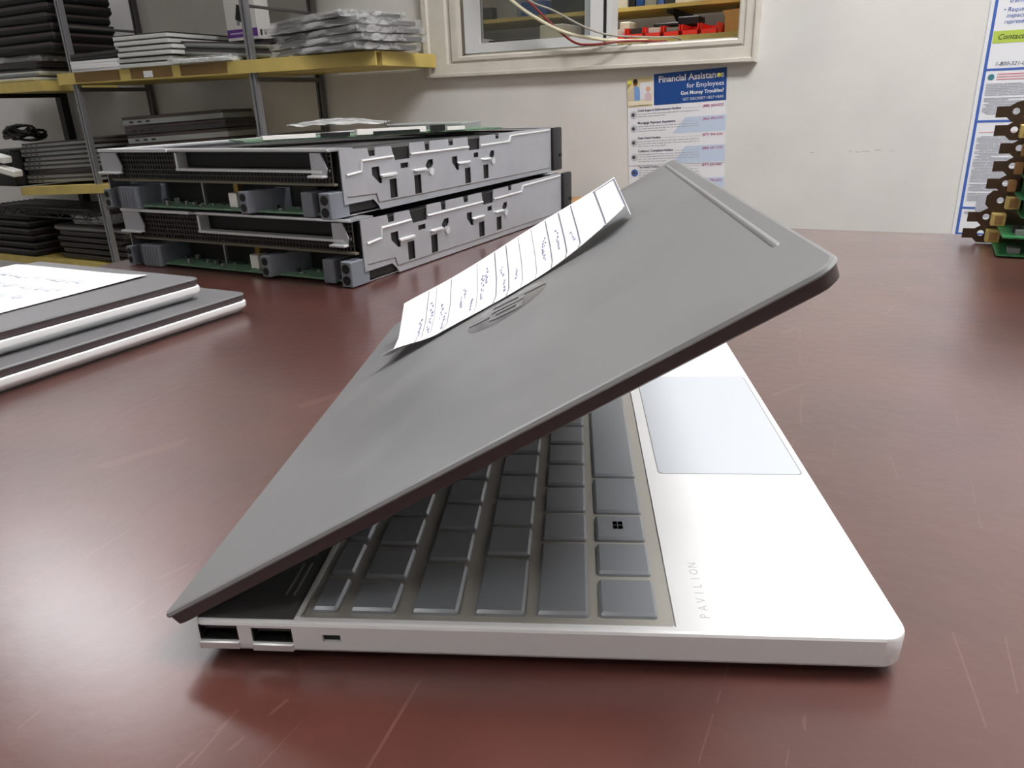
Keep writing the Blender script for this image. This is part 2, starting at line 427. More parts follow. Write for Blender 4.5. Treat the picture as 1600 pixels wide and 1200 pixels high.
def keyrow(r, first, y1, n, pitch):
    x0, x1 = rows[r]
    key(x0, x1, first[0], first[1])
    y = y1
    for k in range(n):
        key(x0, x1, y, y + pitch - .0027); y += pitch
    if ye - y > .008: key(x0, x1, y, ye)
keyrow(0, (.0058, .0216), .0243, 13, .0197)
keyrow(1, (.0058, .0198), .0225, 12, PY)
keyrow(2, (.0058, .0298), .0325, 12, PY)
keyrow(3, (.0060, .0336), .0363, 11, PY)
keyrow(4, (.0062, .0435), .0462, 10, PY)
x0, x1 = rows[5]
key(x0, x1, .0064, .0237)
for a, b in ((.0268, .0436), (.0464, .0616), (.0643, .0895)): 
    kk = key(x0, x1, a, b)
    if a == .0464:
        mk = MB()
        for i in (0, 1):
            for j in (0, 1): mk.box(.1268 + i * .0018, .1284 + i * .0018, .0522 + j * .0026, .0545 + j * .0026, .0151, .0152)
        mk.build('key_legend', M_dark, kk)
key(x0, x1, .0922, .1880); key(x0, x1, .1907, .2070); key(x0, x1, .2097, .2270)
key(x0, x1, .2297, .2500); key(x0, x1, .2765, ye); key(x0, (x0 + x1) / 2 - .0006, .2527, .2738); key((x0 + x1) / 2 + .0006, x1, .2527, .2738)
# touchpad
MB().slab(.1468, .2034, .0955, .2068, .002, [(.0139, 0), (.01402, 0)]).build('touchpad_gap', M_lapmid, lap)
MB().slab(.1472, .2029, .0959, .2064, .002, [(.0139, 0), (.01408, 0)]).build('touchpad', M_pad, lap)
# word on the palm rest, reading away from the front left corner along the hinge direction
tx = MB()
MT = Matrix.Translation((.1524, .0078, .01406)) @ Matrix.Rotation(R(90), 4, 'Z')
for i, ch in enumerate('PAVILION'):
    put_text(tx, ch, MT @ Matrix.Translation((i * .0036, 0, 0)), height=.0040, align='CENTER')
tx.build('palm_rest_lettering', M_print, lap)
ft = MB(); ft.box(.02, .028, .03, LW - .03, 0, .0014); ft.build('rubber_foot', M_black, lap)
ft = MB(); ft.box(.178, .186, .03, LW - .03, 0, .0014); ft.build('rubber_foot', M_black, lap)
# lid
HX, HZ, LA, LH = -.0093, .0152, .5175, .2114
ML = Matrix.Translation((HX, 0, HZ)) @ Matrix.Rotation(-LA, 4, 'Y')
lid = MB().slab(0, LH, 0, LW, (.0025, .007, .007, .0025), [(-.0017, .0003), (-.0012, 0), (-.0003, .0004), (0, .0013)], n=6).build('lid', M_lid, lap, ML)
MB().slab(.0006, LH - .0004, .0004, LW - .0004, (.0025, .007, .007, .0025), [(-.0060, .0020), (-.0052, .0006), (-.0017, .0001)], n=6).build('bezel_table_reflection', M_bezel, lid)  # dark brown side stands in for the table's reflection along the lid edge
MB().slab(.012, LH - .003, .004, LW - .004, .004, [(-.0064, 0), (-.0060, 0)]).build('screen', M_glossblack, lid)
MB().tube([(.0045, .05, -.0062), (.0045, LW - .05, -.0062)], .0042, 14).build('hinge_bar', M_dark, lid)
lg = MB(); n = 48; cx, cy, rr = .106, .1545, .021
lg.prism([(cx + rr * math.cos(2 * math.pi * k / n), cy + rr * math.sin(2 * math.pi * k / n)) for k in range(n)], .00025, Matrix.Translation((0, 0, -.0001)))
lgo = lg.build('lid_emblem', M_logo, lid)
hp = MB()
# slanted h and p strokes, up = away from the hinge, right = towards -y
U = Matrix(((0, 1, 0, cx), (-1, 0, 0, cy), (0, 0, 1, .00015), (0, 0, 0, 1)))
def stroke(p, q, wd):
    hp.prism([(p[0] - wd / 2, p[1]), (p[0] + wd / 2, p[1]), (q[0] + wd / 2, q[1]), (q[0] - wd / 2, q[1])], .00025, U)
sl = .32
def sx(x, yy): return (x + sl * yy, yy)
stroke(sx(-.0098, -.0085), sx(-.0098, .0205), .0032); stroke(sx(-.0018, -.0085), sx(-.0018, .0060), .0032)
hp.prism([sx(-.0098, .0090), sx(-.0098, .0062), sx(-.0002, .0058), sx(-.0014, .0090)], .00025, U)
stroke(sx(.0040, -.0205), sx(.0040, .0088), .0032); stroke(sx(.0122, -.0060), sx(.0122, .0060), .0032)
hp.prism([sx(.0040, .0090), sx(.0040, .0062), sx(.0136, .0058), sx(.0122, .0090)], .00025, U)
hp.prism([sx(.0040, -.0056), sx(.0040, -.0084), sx(.0122, -.0084), sx(.0136, -.0054)], .00025, U)
hp.build('emblem_letters', M_lid, lgo)
MB().slab(.2030, .2058, .034, .294, .0014, [(-.0002, 0), (.0001, .0003), (.00042, .0010), (.0005, .0013)], n=4).build('edge_ridge', M_lid, lid)

# ------------------------------------------------------------------ paper taped on the lid
MW = Matrix.Rotation(TH, 4, 'Z') @ ML
def hprof(v, k):
    ks = k
    for (v0, h0), (v1, h1) in zip(ks[:-1], ks[1:]):
        if v <= v1:
            t = (v - v0) / (v1 - v0); t = t * t * (3 - 2 * t) if h1 < h0 else t
            return h0 + (h1 - h0) * t
    return ks[-1][1]
PL = [(0, .0062), (.18, .0022), (.45, .0045), (1, .0150)]
PM = [(0, .0008), (.2, .0010), (.5, .0050), (1, .0145)]
PR = [(0, .0085), (.28, .0012), (.5, .0042), (1, .0160)]
def paper(u, v):
    a, b, c = hprof(v, PL), hprof(v, PM), hprof(v, PR)
    if u < .5: t = max(0, (u - .0) / .22); t = min(1, t); t = t * t * (3 - 2 * t); h = a + (b - a) * t
    else: t = min(1, max(0, (u - .62) / .38)); t = t * t; h = b + (c - b) * t
    h += .0005 * math.sin(9 * u + 2 * v)
    x = .0355 + u * .1385 + (v - .5) * .002 - (.003 * (1 - v) ** 3 if u < .02 else 0)
    yy = .1760 + .0655 * v
    return Vector((x, yy, h + .0004))
def psheet(mb, u0, u1, v0, v1, dz, nu=2, nv=24):
    n_ = Vector((0, 0, dz))
    return mb.grid(nu, nv, lambda a, b: MW @ (paper(u0 + (u1 - u0) * a, v0 + (v1 - v0) * b) + n_))
pm = psheet(MB(), 0, 1, 0, 1, 0, 90, 40)
ps = pm.build('paper_sheet', M_paper, fixn=False)
tag(ps, 'curled white printed sheet lying along the grey laptop lid', 'paper')
pl = MB()
for u, wd in ((.125, .003), (.165, .002), (.235, .003), (.36, .002), (.445, .004), (.50, .004), (.56, .002), (.62, .002), (.685, .004), (.745, .005), (.80, .005), (.905, .006), (.992, .006)):
    psheet(pl, u, u + wd, 0.0, .97, .00025)
psheet(pl, .9, .995, .965, .975, .00025, 8, 1)
pl.build('printed_rules', M_inkline, ps, fixn=False)
pk = MB(); rnd = random.Random(3)
for u, va, vb in ((.10, .15, .55), (.145, .2, .75), (.195, .35, .6), (.215, .1, .4), (.285, .35, .55), (.30, .5, .65), (.335, .2, .4), (.38, .3, .7), (.40, .55, .8), (.47, .5, .65), (.475, .2, .4), (.53, .3, .5), (.655, .3, .6), (.665, .55, .7), (.715, .35, .6), (.72, .62, .72), (.775, .35, .55)):
    v = va
    while v < vb:
        dv = rnd.uniform(.03, .06); uu = u + rnd.uniform(-.006, .006)
        psheet(pk, uu, uu + rnd.uniform(.004, .011), v, v + dv * .6, .00025, 1, 3); v += dv
pk.build('pen_marks', M_ink, ps, fixn=False)

# ------------------------------------------------------------------ closed laptop builder (local: x width, y depth, z up from 0)
def closed_laptop(name, label, w, d, h, m_base, m_lid, M, group=None, edge_slot=True, cat='laptop', lidfrac=.36, ports=False, flat=False):
    t = thing(name, label, cat, M=M, group=group)
    hb = h * (1 - lidfrac)
    MB().slab(-w / 2, w / 2, -d / 2, d / 2, .007, [(0, .002), (hb * .1, .0002), (hb * .2, 0), (hb * .62, 0), (hb - .0006, 0), (hb, .0008)] if flat else [(0, .009), (hb * .16, .006), (hb * .5, .0006), (hb * .62, 0), (hb - .0006, 0), (hb, .0008)], n=4).build('base', m_base, t)
    MB().slab(-w / 2, w / 2, -d / 2, d / 2, .007, [(h - .0014, .0006), (h - .0008, .0006), (h, .0018)], n=4).build('lid', m_lid, t)
    MB().slab(-w / 2, w / 2, -d / 2, d / 2, .007, [(hb + .0004, .0020), (hb + .0012, .0012), (h - .0014, .0010)], n=4).build('lid_frame', M_bezel, t)
    if ports:
        mb = MB()
        for k in range(3): mb.box(-w / 2 + .03 + .03 * k, -w / 2 + .044 + .03 * k, -d / 2 - .0006, -d / 2 + .002, hb * .45, hb * .75)
        mb.build('ports', M_port, t)
    return t
def TM(x, y, z, rz=0, ry=0, rx=0):
    return Matrix.Translation((x, y, z)) @ Matrix.Rotation(R(rz), 4, 'Z') @ Matrix.Rotation(R(ry), 4, 'Y') @ Matrix.Rotation(R(rx), 4, 'X')

# two closed laptops on the left of the table; right edge faces +x
a1 = 1.5
def corner_place(cx, cy, w, d, rz):
    """centre from the right/back corner"""
    M = Matrix.Rotation(R(rz), 4, 'Z'); off = M @ Vector((-w / 2, -d / 2, 0)); return cx + off.x, cy + off.y
M_sidewhite = mat('closed_laptop_silver', (236, 237, 239), .4, .1)
x, y = corner_place(-.296, .309, .21, .307, 1)
closed_laptop('closed_laptop', 'lower closed grey laptop of the pair at the table left, lying on the table', .21, .307, .0165, M_sidewhite, M_lid2, TM(x, y, 0, 1))
x, y = corner_place(-.314, .2815, .205, .307, 1)
closed_laptop('closed_laptop', 'upper closed grey laptop of the pair, with a white paper on top', .205, .307, .0170, M_sidewhite, M_lid2, TM(x, y, .0166, 1))
MP = TM(x, y, .0337, 2.5)
pp = MB().grid(14, 14, lambda u, v: MP @ Vector((-.103 + .165 * u, -.05 + .188 * v, .0003 + .0012 * (max(0, u - .8) * 5) ** 2 * v + .0002 * math.sin(7 * u) * math.sin(5 * v) ** 2))).build('paper_note', M_paper, fixn=False)
tag(pp, 'flat white paper with faint handwriting on the upper closed laptop', 'paper')
pk = MB()
for j in range(5):
    u = .2
    while u < .86:
        du = rnd.uniform(.02, .06); v = .80 - .13 * j + rnd.uniform(-.012, .012)
        x0_, y0_ = -.103 + .165 * u, -.05 + .188 * v
        pk.box(x0_, x0_ + .0012, y0_, y0_ + rnd.uniform(.003, .009), .0008, .0010, MP @ Matrix.Rotation(R(0), 4, 'Z'))
        if rnd.random() > .5: pk.box(x0_, x0_ + .165 * du * .6, y0_, y0_ + .0012, .0008, .0010, MP)
        u += du
pk.build('handwriting', mat('pale_blue_ink', (196, 200, 218), .6), pp)

# ------------------------------------------------------------------ server sleds
SW, SH = .315, .0605
def rect(a, b, c, d): return [(a, c), (b, c), (b, d), (a, d)]
def circ(x, y, r, n=14): return [(x + r * math.cos(2 * math.pi * k / n), y + r * math.sin(2 * math.pi * k / n)) for k in range(n)]
def server(label, x, y):
    t = thing('server_sled', label, 'server', (x, y, 0), 0, 'server sleds stacked on the table')
    # right side panel, local (y, z) plane at x=0 .. -0.0012
    outer = [(.010, .012), (.010, .0595), (.050, .0585), (.0515, .051), (.0605, .051), (.0615, .0585), (.0865, .0580), (.0880, .0530), (.0915, .0445), (.1165, .0445), (.1175, .0590),
             (.1440, .0588), (.1450, .0500), (.1530, .0500), (.1540, .0588), (.1900, .0586), (.1910, .0520), (.2000, .0520), (.2010, .0586), (.2310, .0584), (.2330, .0440), (.2570, .0440), (.2590, .0582),
             (.2960, .0584), (.2970, .0530), (.3050, .0530), (.3060, .0588), (.4555, .0595), (.4555, .0012), (.0620, .0012), (.0590, .0060), (.0520, .0120)]
    holes = [[(.0535, .041), (.0655, .041), (.0655, .033), (.0680, .029), (.0680, .0255), (.0640, .0255), (.0535, .034)],
             rect(.0795, .0912, .0095, .0276), rect(.0998, .1129, .036, .041),
             [(.1440, .031), (.1440, .036), (.1490, .0405), (.1579, .0405), (.1579, .035), (.1540, .031)], rect(.1216, .1337, .0084, .0273),
             [(.1959, .040), (.2070, .040), (.2070, .033), (.2096, .029), (.2096, .025), (.2050, .025), (.1959, .034)],
             rect(.2219, .2345, .0086, .0257), rect(.2432, .2538, .0355, .0407), rect(.2643, .2765, .0098, .0256),
             [(.2800, .031), (.2800, .036), (.2840, .0405), (.2920, .0405), (.2920, .035), (.2890, .031)]]
    MS = Matrix(((0, 0, -1, 0), (1, 0, 0, 0), (0, 1, 0, 0), (0, 0, 0, 1)))
    sp = MB().plate(outer, holes, .0012, MS).build('side_panel', M_steel, t)
    lip = MB()
    for a, b, c, d in ((.0655, .0905, .0298, .0338), (.1215, .1430, .0298, .0335), (.2075, .2330, .0300, .0336), (.2620, .2800, .0300, .0335)):
        lip.box(-.0005, .0032, a, b, c, d, None, .0012)
    for a, c in ((.1520, .0285), (.2860, .0287)): lip.cyl((-.0005, a, c), .0040, .0028, 'x', 12)
    # embossed step lines
    for p, q in (((.0160, .0370), (.0375, .0385)), ((.0375, .0385), (.0390, .0478)), ((.0390, .0478), (.0880, .0482)), ((.1170, .0482), (.2320, .0476)), ((.2580, .0476), (.3310, .0480)), ((.3310, .0480), (.3350, .0545)), ((.3350, .0545), (.4500, .0560))):
        lip.tube([(.0004, *p), (.0004, *q)], .0014, 6)
    lip.build('bent_lips', M_brightsteel, sp)
    gv = MB()
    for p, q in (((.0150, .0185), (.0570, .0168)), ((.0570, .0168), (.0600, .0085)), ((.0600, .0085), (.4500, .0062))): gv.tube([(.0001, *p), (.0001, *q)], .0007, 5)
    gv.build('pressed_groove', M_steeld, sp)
    lf = MB(); lf.box(-SW, -SW + .0012, .004, .4555, .0012, SH - .001); lf.build('far_side_panel', M_steel, t)
    MB().box(-SW + .002, -.004, .02, .452, .0006, .0018).build('bottom_tray', M_steel, t)
    MB().box(-SW + .01, -.0065, .003, .44, .0030, .0048).build('circuit_board', M_pcb, t)
    MB().box(-.0062, -.0020, .012, .45, .004, .056).build('inner_duct', M_port, t)
    # rear
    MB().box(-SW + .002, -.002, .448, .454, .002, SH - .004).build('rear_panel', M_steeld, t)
    hd = MB().slab(.458, .487, -.0030, .0040, .002, [(0, .001), (.001, 0), (.055, 0), (.057, .001)], Matrix(((0, 1, 0, -.001), (1, 0, 0, 0), (0, 0, 1, .0015), (0, 0, 0, 1))), 3)
    hd.cyl((.0025, .480, .022), .0025, .0022, 'x', 10); hd.build('rear_handle', M_black, t)
    # top edge cover with folded rim
    tp = MB(); tp.box(-SW, -.004, .0, .034, SH - .0022, SH - .0005)
    tp.box(-SW, -SW + .014, .034, .455, SH - .0022, SH - .0005)
    tp.box(-SW + .014, -.004, .43, .455, SH - .0022, SH - .0005)
    tp.build('top_cover', M_steel, t)
    rim = MB(); rim.box(-SW - .0006, -SW + .006, .0, .455, SH - .0012, SH + .0005); rim.box(-SW, -SW + .105, -.0012, .002, SH - .0024, SH + .0004); rim.box(-SW + .115, -.004, -.0012, .002, SH - .0012, SH + .0004)
    rim.build('cover_rim', M_brightsteel, t)
    # front upper half: perforated grille, drive bay
    MB().box(-SW + .003, -.003, .020, .030, .031, SH - .003).build('front_backing', M_port, t)
    g = MB()
    nx = 74
    for k in range(nx + 1):
        xx = -SW + .004 + (SW - .010) * k / nx
        top = SH - .003 if (xx < -.198 or xx > -.016) else .041
        g.box(xx, xx + .0011, .004, .0048, .0310, top)
    for k in range(6):
        zz = .0310 + k * .0046
        if zz < .040: g.box(-SW + .004, -.006, .004, .0048, zz, zz + .0011)
        else:
            g.box(-SW + .004, -.198, .004, .0048, zz, zz + .0011); g.box(-.016, -.006, .004, .0048, zz, zz + .0011)
    g.build('front_grille', M_grille, t)
    MB().box(-.197, -.017, .014, .019, .044, SH - .003).build('drive_bay', M_port, t)
    bl = MB(); bl.box(-.200, -.197, .0, .012, .042, SH - .003); bl.box(-.200, -.012, -.001, .010, .0405, .0428)
    bl.build('bay_lip', M_brightsteel, t)
    for xa, xb in ((-SW + .001, -SW + .031), (-.025, -.009)):
        tabm = MB().prism([(xa, .0375), (xb, .0375), (xb + .002, .044), (xb - .004, SH - .003), (xa, SH - .003)], .0015, Matrix(((1, 0, 0, 0), (0, 0, -1, .001), (0, 1, 0, 0), (0, 0, 0, 1))))
        to = tabm.build('front_tab', M_steel, t)
        MB().box(xa - .001, xb + .001, -.006, .001, .0365, .0388, None, .0006).build('tab_lip', M_brightsteel, to)
    MB().box(-SW + .012, -.002, .001, .006, .0293, .0312).build('grille_rail', mat('dull_olive_rail', (110, 106, 92), .5, .3), t)
    # lower half: latch blocks, guide blocks, white socket, stray metal
    def block(xa, xb, ya, yb, za, zb, holes_=True, m=M_latch, name='guide_block'):
        o_ = MB().slab(xa, xb, ya, yb, .0015, [(za, .0006), (za + .0006, 0), (zb - .0006, 0), (zb, .0006)], n=3).build(name, m, t)
        if holes_:
            hb = MB()
            for zz in (za + (zb - za) * .27, za + (zb - za) * .73): hb.cyl(((xa + xb) / 2, ya - .0004, zz), min(.0044, (xb - xa) * .34), .004, 'y', 14)
            hb.build('socket_hole', M_port, o_)
        return o_
    block(-SW - .001, -SW + .009, -.004, .02, .0015, .0205)
    block(-SW + .010, -SW + .020, .002, .06, .0015, .0230, False, M_dark, 'rear_latch')
    lb = MB().slab(-SW + .020, -SW + .050, -.002, .07, .004, [(.001, 0), (.0225, 0), (.0235, .001)], n=5)
    for k in range(6): lb.box(-SW + .0225 + k * .0045, -SW + .0232 + k * .0045, -.0026, -.001, .002, .022)
    lb.build('latch_cover', M_latch, t)
    block(-.1145, -.1035, -.006, .018, .0025, .0230)
    MB().prism([(-.1035, .018), (-.1035, -.003), (-.086, .030), (-.086, .07), (-.105, .07)], .0205, Matrix.Translation((0, 0, .003))).build('guide_wing', M_latch, t)
    block(-.0405, -.0270, -.002, .03, .0015, .0235, False)
    block(-.0265, -.0145, .004, .05, .0015, .0225, False, M_dark, 'rear_latch')
    block(-.0140, -.0012, -.008, .018, .0010, .0240)
    MB().box(-.1475, -.1365, .012, .026, .0048, .0190, None, .0006).build('white_socket', M_white, t)
    MB().box(-.1450, -.1390, .018, .024, .0190, .0285).build('brass_standoff', mat('brass', (150, 128, 70), .4, .7), t)
    MB().box(-.1925, -.1905, .020, .023, .0048, .0290, Matrix.Rotation(R(0), 4, 'Y')).build('wire_strut', M_steel, t)
    q = random.Random(5)
    for k in range(22):
        xx = -.255 + .0092 * k; yy = q.uniform(.008, .028); s1 = q.uniform(.002, .0045)
        MB().box(xx, xx + s1, yy, yy + s1, .0048, .0048 + q.uniform(.0015, .005)).build('board_component', M_lapmid if k % 3 else M_dark, t)
    dk = MB(); dk.box(-SW + .055, -.052, .034, .038, .0048, .030); dk.box(-SW + .003, -.007, .10, .104, .0048, .030); dk.build('shade_sheet', M_port, t)  # black sheets stand in for the shade inside the sled
    bx = MB()
    for k in range(5): bx.box(-.30 + k * .058, -.30 + k * .058 + .050, .036, .425, .036, .055)
    bx.build('light_block_modules', M_dark, t)  # dark blocks added to keep light out of the open sled
    return t
s1 = server('lower of the two stacked metal server sleds, standing on the table', -.264, .411)
s2 = dup(s1, 'upper of the two stacked metal server sleds, carrying a circuit board and a bag')
s2.location = (-.278, .409, SH)
ZT = SH * 2
# board and bag on top of the upper sled
cb = thing('circuit_board_module', 'long green circuit board with white sockets on top of the upper server sled', 'circuit board', (-.43, .66, ZT + .0008), R(60))
MB().box(-.16, .17, -.035, .035, 0, .0018).build('board', M_pcb, cb)
for a, b, z in ((-.14, -.08, .006), (-.03, .06, .008), (.09, .115, .006)): MB().box(a, b, -.036, -.026, .0018, z).build('white_socket', M_white, cb)
for a, b, z in ((-.075, -.04, .006), (-.01, .05, .005), (.065, .085, .009)): MB().box(a, b, -.039, -.0365, .0018, z).build('black_socket', M_black, cb)
bg = MB()
MBG = TM(-.545, .745, ZT + .0125, 28)
bg.grid(22, 16, lambda u, v: MBG @ Vector(((u - .5) * .13, (v - .5) * .10, .007 * math.sin(math.pi * u) * math.sin(math.pi * v) + .003 * noise.noise((u * 7, v * 7, .3)))))
bag = bg.build('antistatic_bag', F_bag, fixn=False)
tag(bag, 'crumpled clear antistatic bag on top of the server sleds', 'bag')
dv = MB(); dv.slab(-.055, .055, -.04, .04, .003, [(0, 0), (.008, 0), (.009, .001)], TM(-.425, .80, ZT + .001, 12), 3)
tag(dv.build('drive_tray', M_lapmid), 'flat grey drive tray lying on the server sleds beside the bag', 'drive')

# ------------------------------------------------------------------ expansion cards on the right
def hexhole(x, y, r): return circ(x, y, r, 12)
def card(label, x, y, z, rz, kind):
    t = thing('expansion_card', label, 'circuit board', (x, y, z), R(rz), 'expansion cards stacked on the right of the table')
    H_ = .0196
    outer = [(0, .0042), (.0095, .0044), (.0140, 0), (.118, 0), (.118, H_), (.0220, H_), (.0165, H_ - .0012), (.0105, H_ - .0052), (0, H_ - .0054)]
    if kind == 3: outer = [(.004, .0055), (.0090, 0), (.118, 0), (.118, H_), (.0220, H_), (.0090, H_), (.004, H_ - .0055)]
    holes = [hexhole(.0165, .0098, .0031)]
    if kind == 0:
        for i in range(5):
            for j in range(2): holes.append(hexhole(.0265 + i * .0082, .0055 + j * .0085, .0031))
    MF = Matrix(((1, 0, 0, 0), (0, 0, 1, 0), (0, 1, 0, 0), (0, 0, 0, 1)))
    MB().plate(outer, holes, .0009, MF).build('bracket', M_brk, t)
    d = .078 if z < .03 else .062
    MB().box(.027 if z < .03 else .0245 if kind == 2 else .0305 if kind else .034, .135, -d, -.001, .0010, .0026).build('board', M_pcb2, t)
    if kind in (1, 3):
        co = MB().box(.0205, .0330, -.014, -.0012, .0027, .0150, None, .0006).build('video_connector', M_conn, t)
        MB().box(.0235, .0305, -.0146, -.0138, .0045, .0130).build('connector_face', M_tan, co)
    if kind != 0 and z > .03:
        MB().box(.0345 if kind != 2 else .0290, .060, -.020, -.0185, .0027, .0158).build('daughter_board', M_pcb2, t)
    if kind == 2: MB().box(.0180, .0250, -.012, -.0012, .0027, .0140, None, .0006).build('small_connector', M_tan, t)
    q = random.Random(int(z * 1e4))
    for k in range(12):
        a = (.034 if z < .03 else .040) + (k % 4) * .022 + q.uniform(0, .004); b = -d + .006 + (k // 4) * .017 + q.uniform(0, .004); s_ = q.uniform(.005, .011)
        MB().box(a, a + s_, b, b + s_ * q.uniform(.6, 1.3), .0026, .0026 + q.uniform(.001, .006)).build('chip', M_dark if k % 3 else M_lapmid, t)
    ce = MB()
    for k in range(14): ce.box(.052 + k * .0052, .0545 + k * .0052, -d + .0006, -d + .004, .00262, .0032)
    ce.build('edge_contacts', M_gold if kind else M_lapgrey, t)
    return t
ccx = [.2270, .2290, .2385, .2400, .2425, .2450, .2375, .2360]
cnm = ['lowest green expansion card of the stack, lying on the table', 'second green expansion card from the bottom, its bracket tab before the poster corner', 'third green expansion card from the bottom, its bracket without a tab',
       'fourth green expansion card from the bottom of the stack at the right', 'fourth green expansion card from the top of the stack at the right', 'third green expansion card from the top, its tab set furthest right', 'second green expansion card from the top of the stack at the right',
       'topmost expansion card, with rows of round vent holes in its bracket']
cards = [(ccx[i], .806 - .0024 * i, .0172 * i, 0, [1, 1, 3, 2, 2, 2, 1, 0][i], cnm[i]) for i in range(8)]
for x, y, z, rz, k, lb in cards: card(lb, x, y, z + .0006, rz, k)
# larger board edges facing the camera at the bottom of the stack
# ------------------------------------------------------------------ posters
def wall_M(x, z, tilt=0., dy=.0012):
    """local X right, Y up on the wall, Z out of the wall towards the room"""
    return Matrix(((1, 0, 0, x), (0, 0, -1, YW - dy), (0, 1, 0, z), (0, 0, 0, 1))) @ Matrix.Rotation(R(tilt), 4, 'Z')
PW, PH = .2490, .330
po = thing('poster', 'financial assistance poster with blue heading hanging below the window', 'poster', M=wall_M(-.5036, .2004, 2.6))
def rp(x0, x1, y0, y1, z, m, name, par=po): return MB().box(x0, x1, y0, y1, z - .0003, z).build(name, m, par)
rp(0, PW, -PH, 0, .0006, M_postp, 'sheet')
rp(.070, PW, -.070, .003, .0010, M_blue, 'heading_panel')
ph = rp(0, .066, -.071, -.001, .0010, mat('photo_cream', (222, 206, 162), .6), 'photo')
rp(.034, .064, -.054, -.014, .0013, mat('photo_white', (226, 226, 232), .6), 'photo_window', ph)
f1 = MB().prism([(.010, -.056), (.010, -.034), (.020, -.022), (.030, -.022), (.034, -.034), (.034, -.056)], .0003, Matrix.Translation((0, 0, .0013))); f1.build('shirt', mat('photo_blue', (120, 158, 214), .6), ph)
f1 = MB().prism([(.002, -.056), (.003, -.036), (.018, -.022), (.019, -.056)], .0003, Matrix.Translation((0, 0, .0017))); f1.build('jacket', mat('photo_tan', (206, 196, 176), .6), ph)
MB().prism(circ(.0225, -.0150, .0062), .0003, Matrix.Translation((0, 0, .0014))).build('face', mat('photo_skin', (138, 88, 62), .6), ph)
MB().prism(circ(.0222, -.0100, .0058), .0003, Matrix.Translation((0, 0, .0018))).build('hair', mat('photo_hair', (50, 34, 28), .6), ph)
MB().prism(circ(.0555, -.0300, .0062), .0003, Matrix.Translation((0, 0, .0015))).build('baby_face', mat('photo_pink', (222, 168, 146), .6), ph)
MB().prism([(.046, -.058), (.048, -.042), (.055, -.036), (.063, -.042), (.065, -.058)], .0003, Matrix.Translation((0, 0, .0014))).build('baby_clothes', mat('photo_pink2', (214, 190, 196), .6), ph)
rp(.002, .066, -.067, -.056, .0016, mat('photo_tabletop', (232, 222, 196), .6), 'photo_table', ph)
def txt(par, name, m, items, z=.0013):
    mb = MB()
    for body, x, y, k in items: put_text(mb, body, Matrix.Translation((x, y, z)), **k)
    return mb.build(name, m, par)
rt = PW - .006
txt(po, 'heading_text', M_postp, [('Financial Assistance', rt, -.0175, dict(width=.160, align='RIGHT', bold=.022)), ('for Employees', rt, -.0355, dict(width=.090, align='RIGHT')),
     ('Got Money Troubles?', rt, -.0505, dict(width=.105, align='RIGHT', bold=.022)), ('GET DISCREET HELP HERE', rt, -.0640, dict(width=.100, align='RIGHT', bold=-.004))])
txt(po, 'photo_caption', M_navy, [('Free Social Work Forms', .006, -.0695, dict(width=.052))], .0019)
rowsY = [(-.073, -.103, 0, 'Child Support Enforcement Hotline', '(888) 369-0323', .112), (-.103, -.140, 1, 'Mortgage Payment Assistance', '(866) 492-0191', .098), (-.140, -.172, 0, 'Debt Relief Hotline', '(877) 444-6262', .060),
         (-.172, -.212, 1, 'Collector Complaint Hotline', '(888) 447-7339', .092), (-.212, -.250, 0, 'Tax Relief Hotline', '(877) 633-4467', .056), (-.250, -.290, 1, 'Foreclosure Hotline', '(877) 790-6221', .062)]
T1, T2 = [], []
fp = MB(); ic = []
for ya, yb, sh, a, b, wd in rowsY:
    if sh:
        MB().prism([(.118, yb), (PW, yb), (PW, ya), (.150, ya)], .0003, Matrix.Translation((0, 0, .0007))).build('tinted_band', M_lblue, po)
    T1.append((a, .027, ya - .0095, dict(width=wd, bold=.018))); T2.append((b, rt, ya - .0095, dict(width=.050, align='RIGHT', bold=.015)))
    fp.box(.027 + wd + .004, rt - .054, ya - .0088, ya - .0083, .0010, .0012)
    yy = ya - .0155; q = random.Random(int(-ya * 1000)); nl = int((ya - yb - .014) / .0058)
    for k in range(nl):
        e = .185 if k < nl - 1 else .10
        xx = .027
        while xx < e:
            l = q.uniform(.006, .016); fp.box(xx, min(e, xx + l), yy - .0007, yy + .0008, .0010, .0012); xx += l + .002
        yy -= .0058
    io = MB().prism(circ(.0165, (ya + yb) / 2 - .002, .0095, 24), .0003, Matrix.Translation((0, 0, .0008))).build('round_picture', mat('icon_grey', (196, 198, 206), .6) if yb > -.22 or yb < -.26 else mat('icon_blue', (72, 108, 178), .6), po)
    MB().prism(circ(.0150, (ya + yb) / 2 - .0015, .0045, 12), .0003, Matrix.Translation((0, 0, .0011))).build('picture_figure', mat('icon_dark', (74, 70, 80), .6), io)
fp.build('fine_print', M_fine, po, kind='stuff')
txt(po, 'row_titles', M_navy, T1); txt(po, 'phone_numbers', M_mag, T2)
MB().box(0, PW, -.2150, -.2138, .0011, .0014).build('crease', mat('crease_grey', (176, 178, 186), .6), po)
for px_, pz_, lb in ((.2325, -.0125, 'yellow push pin in the blue heading of the poster'), (.0085, -.0125, 'yellow push pin in the photo corner of the poster')):
    Mp = po.matrix_world.copy() if False else wall_M(-.5036, .2004, 2.6) @ Matrix.Translation((px_, pz_, .0014))
    pn = MB().cyl((0, 0, 0), .0036, .002, 'z', 14, Mp); pn.cyl((0, 0, .002), .0022, .005, 'z', 14, Mp, .0032)
    tag(pn.build('push_pin', M_yellow), lb, 'pin')
pb = thing('labor_poster', 'tall white labor notice with blue borders at the right edge', 'poster', M=wall_M(.2745, -.1548, .35))
LWd, LHt = .66, .92
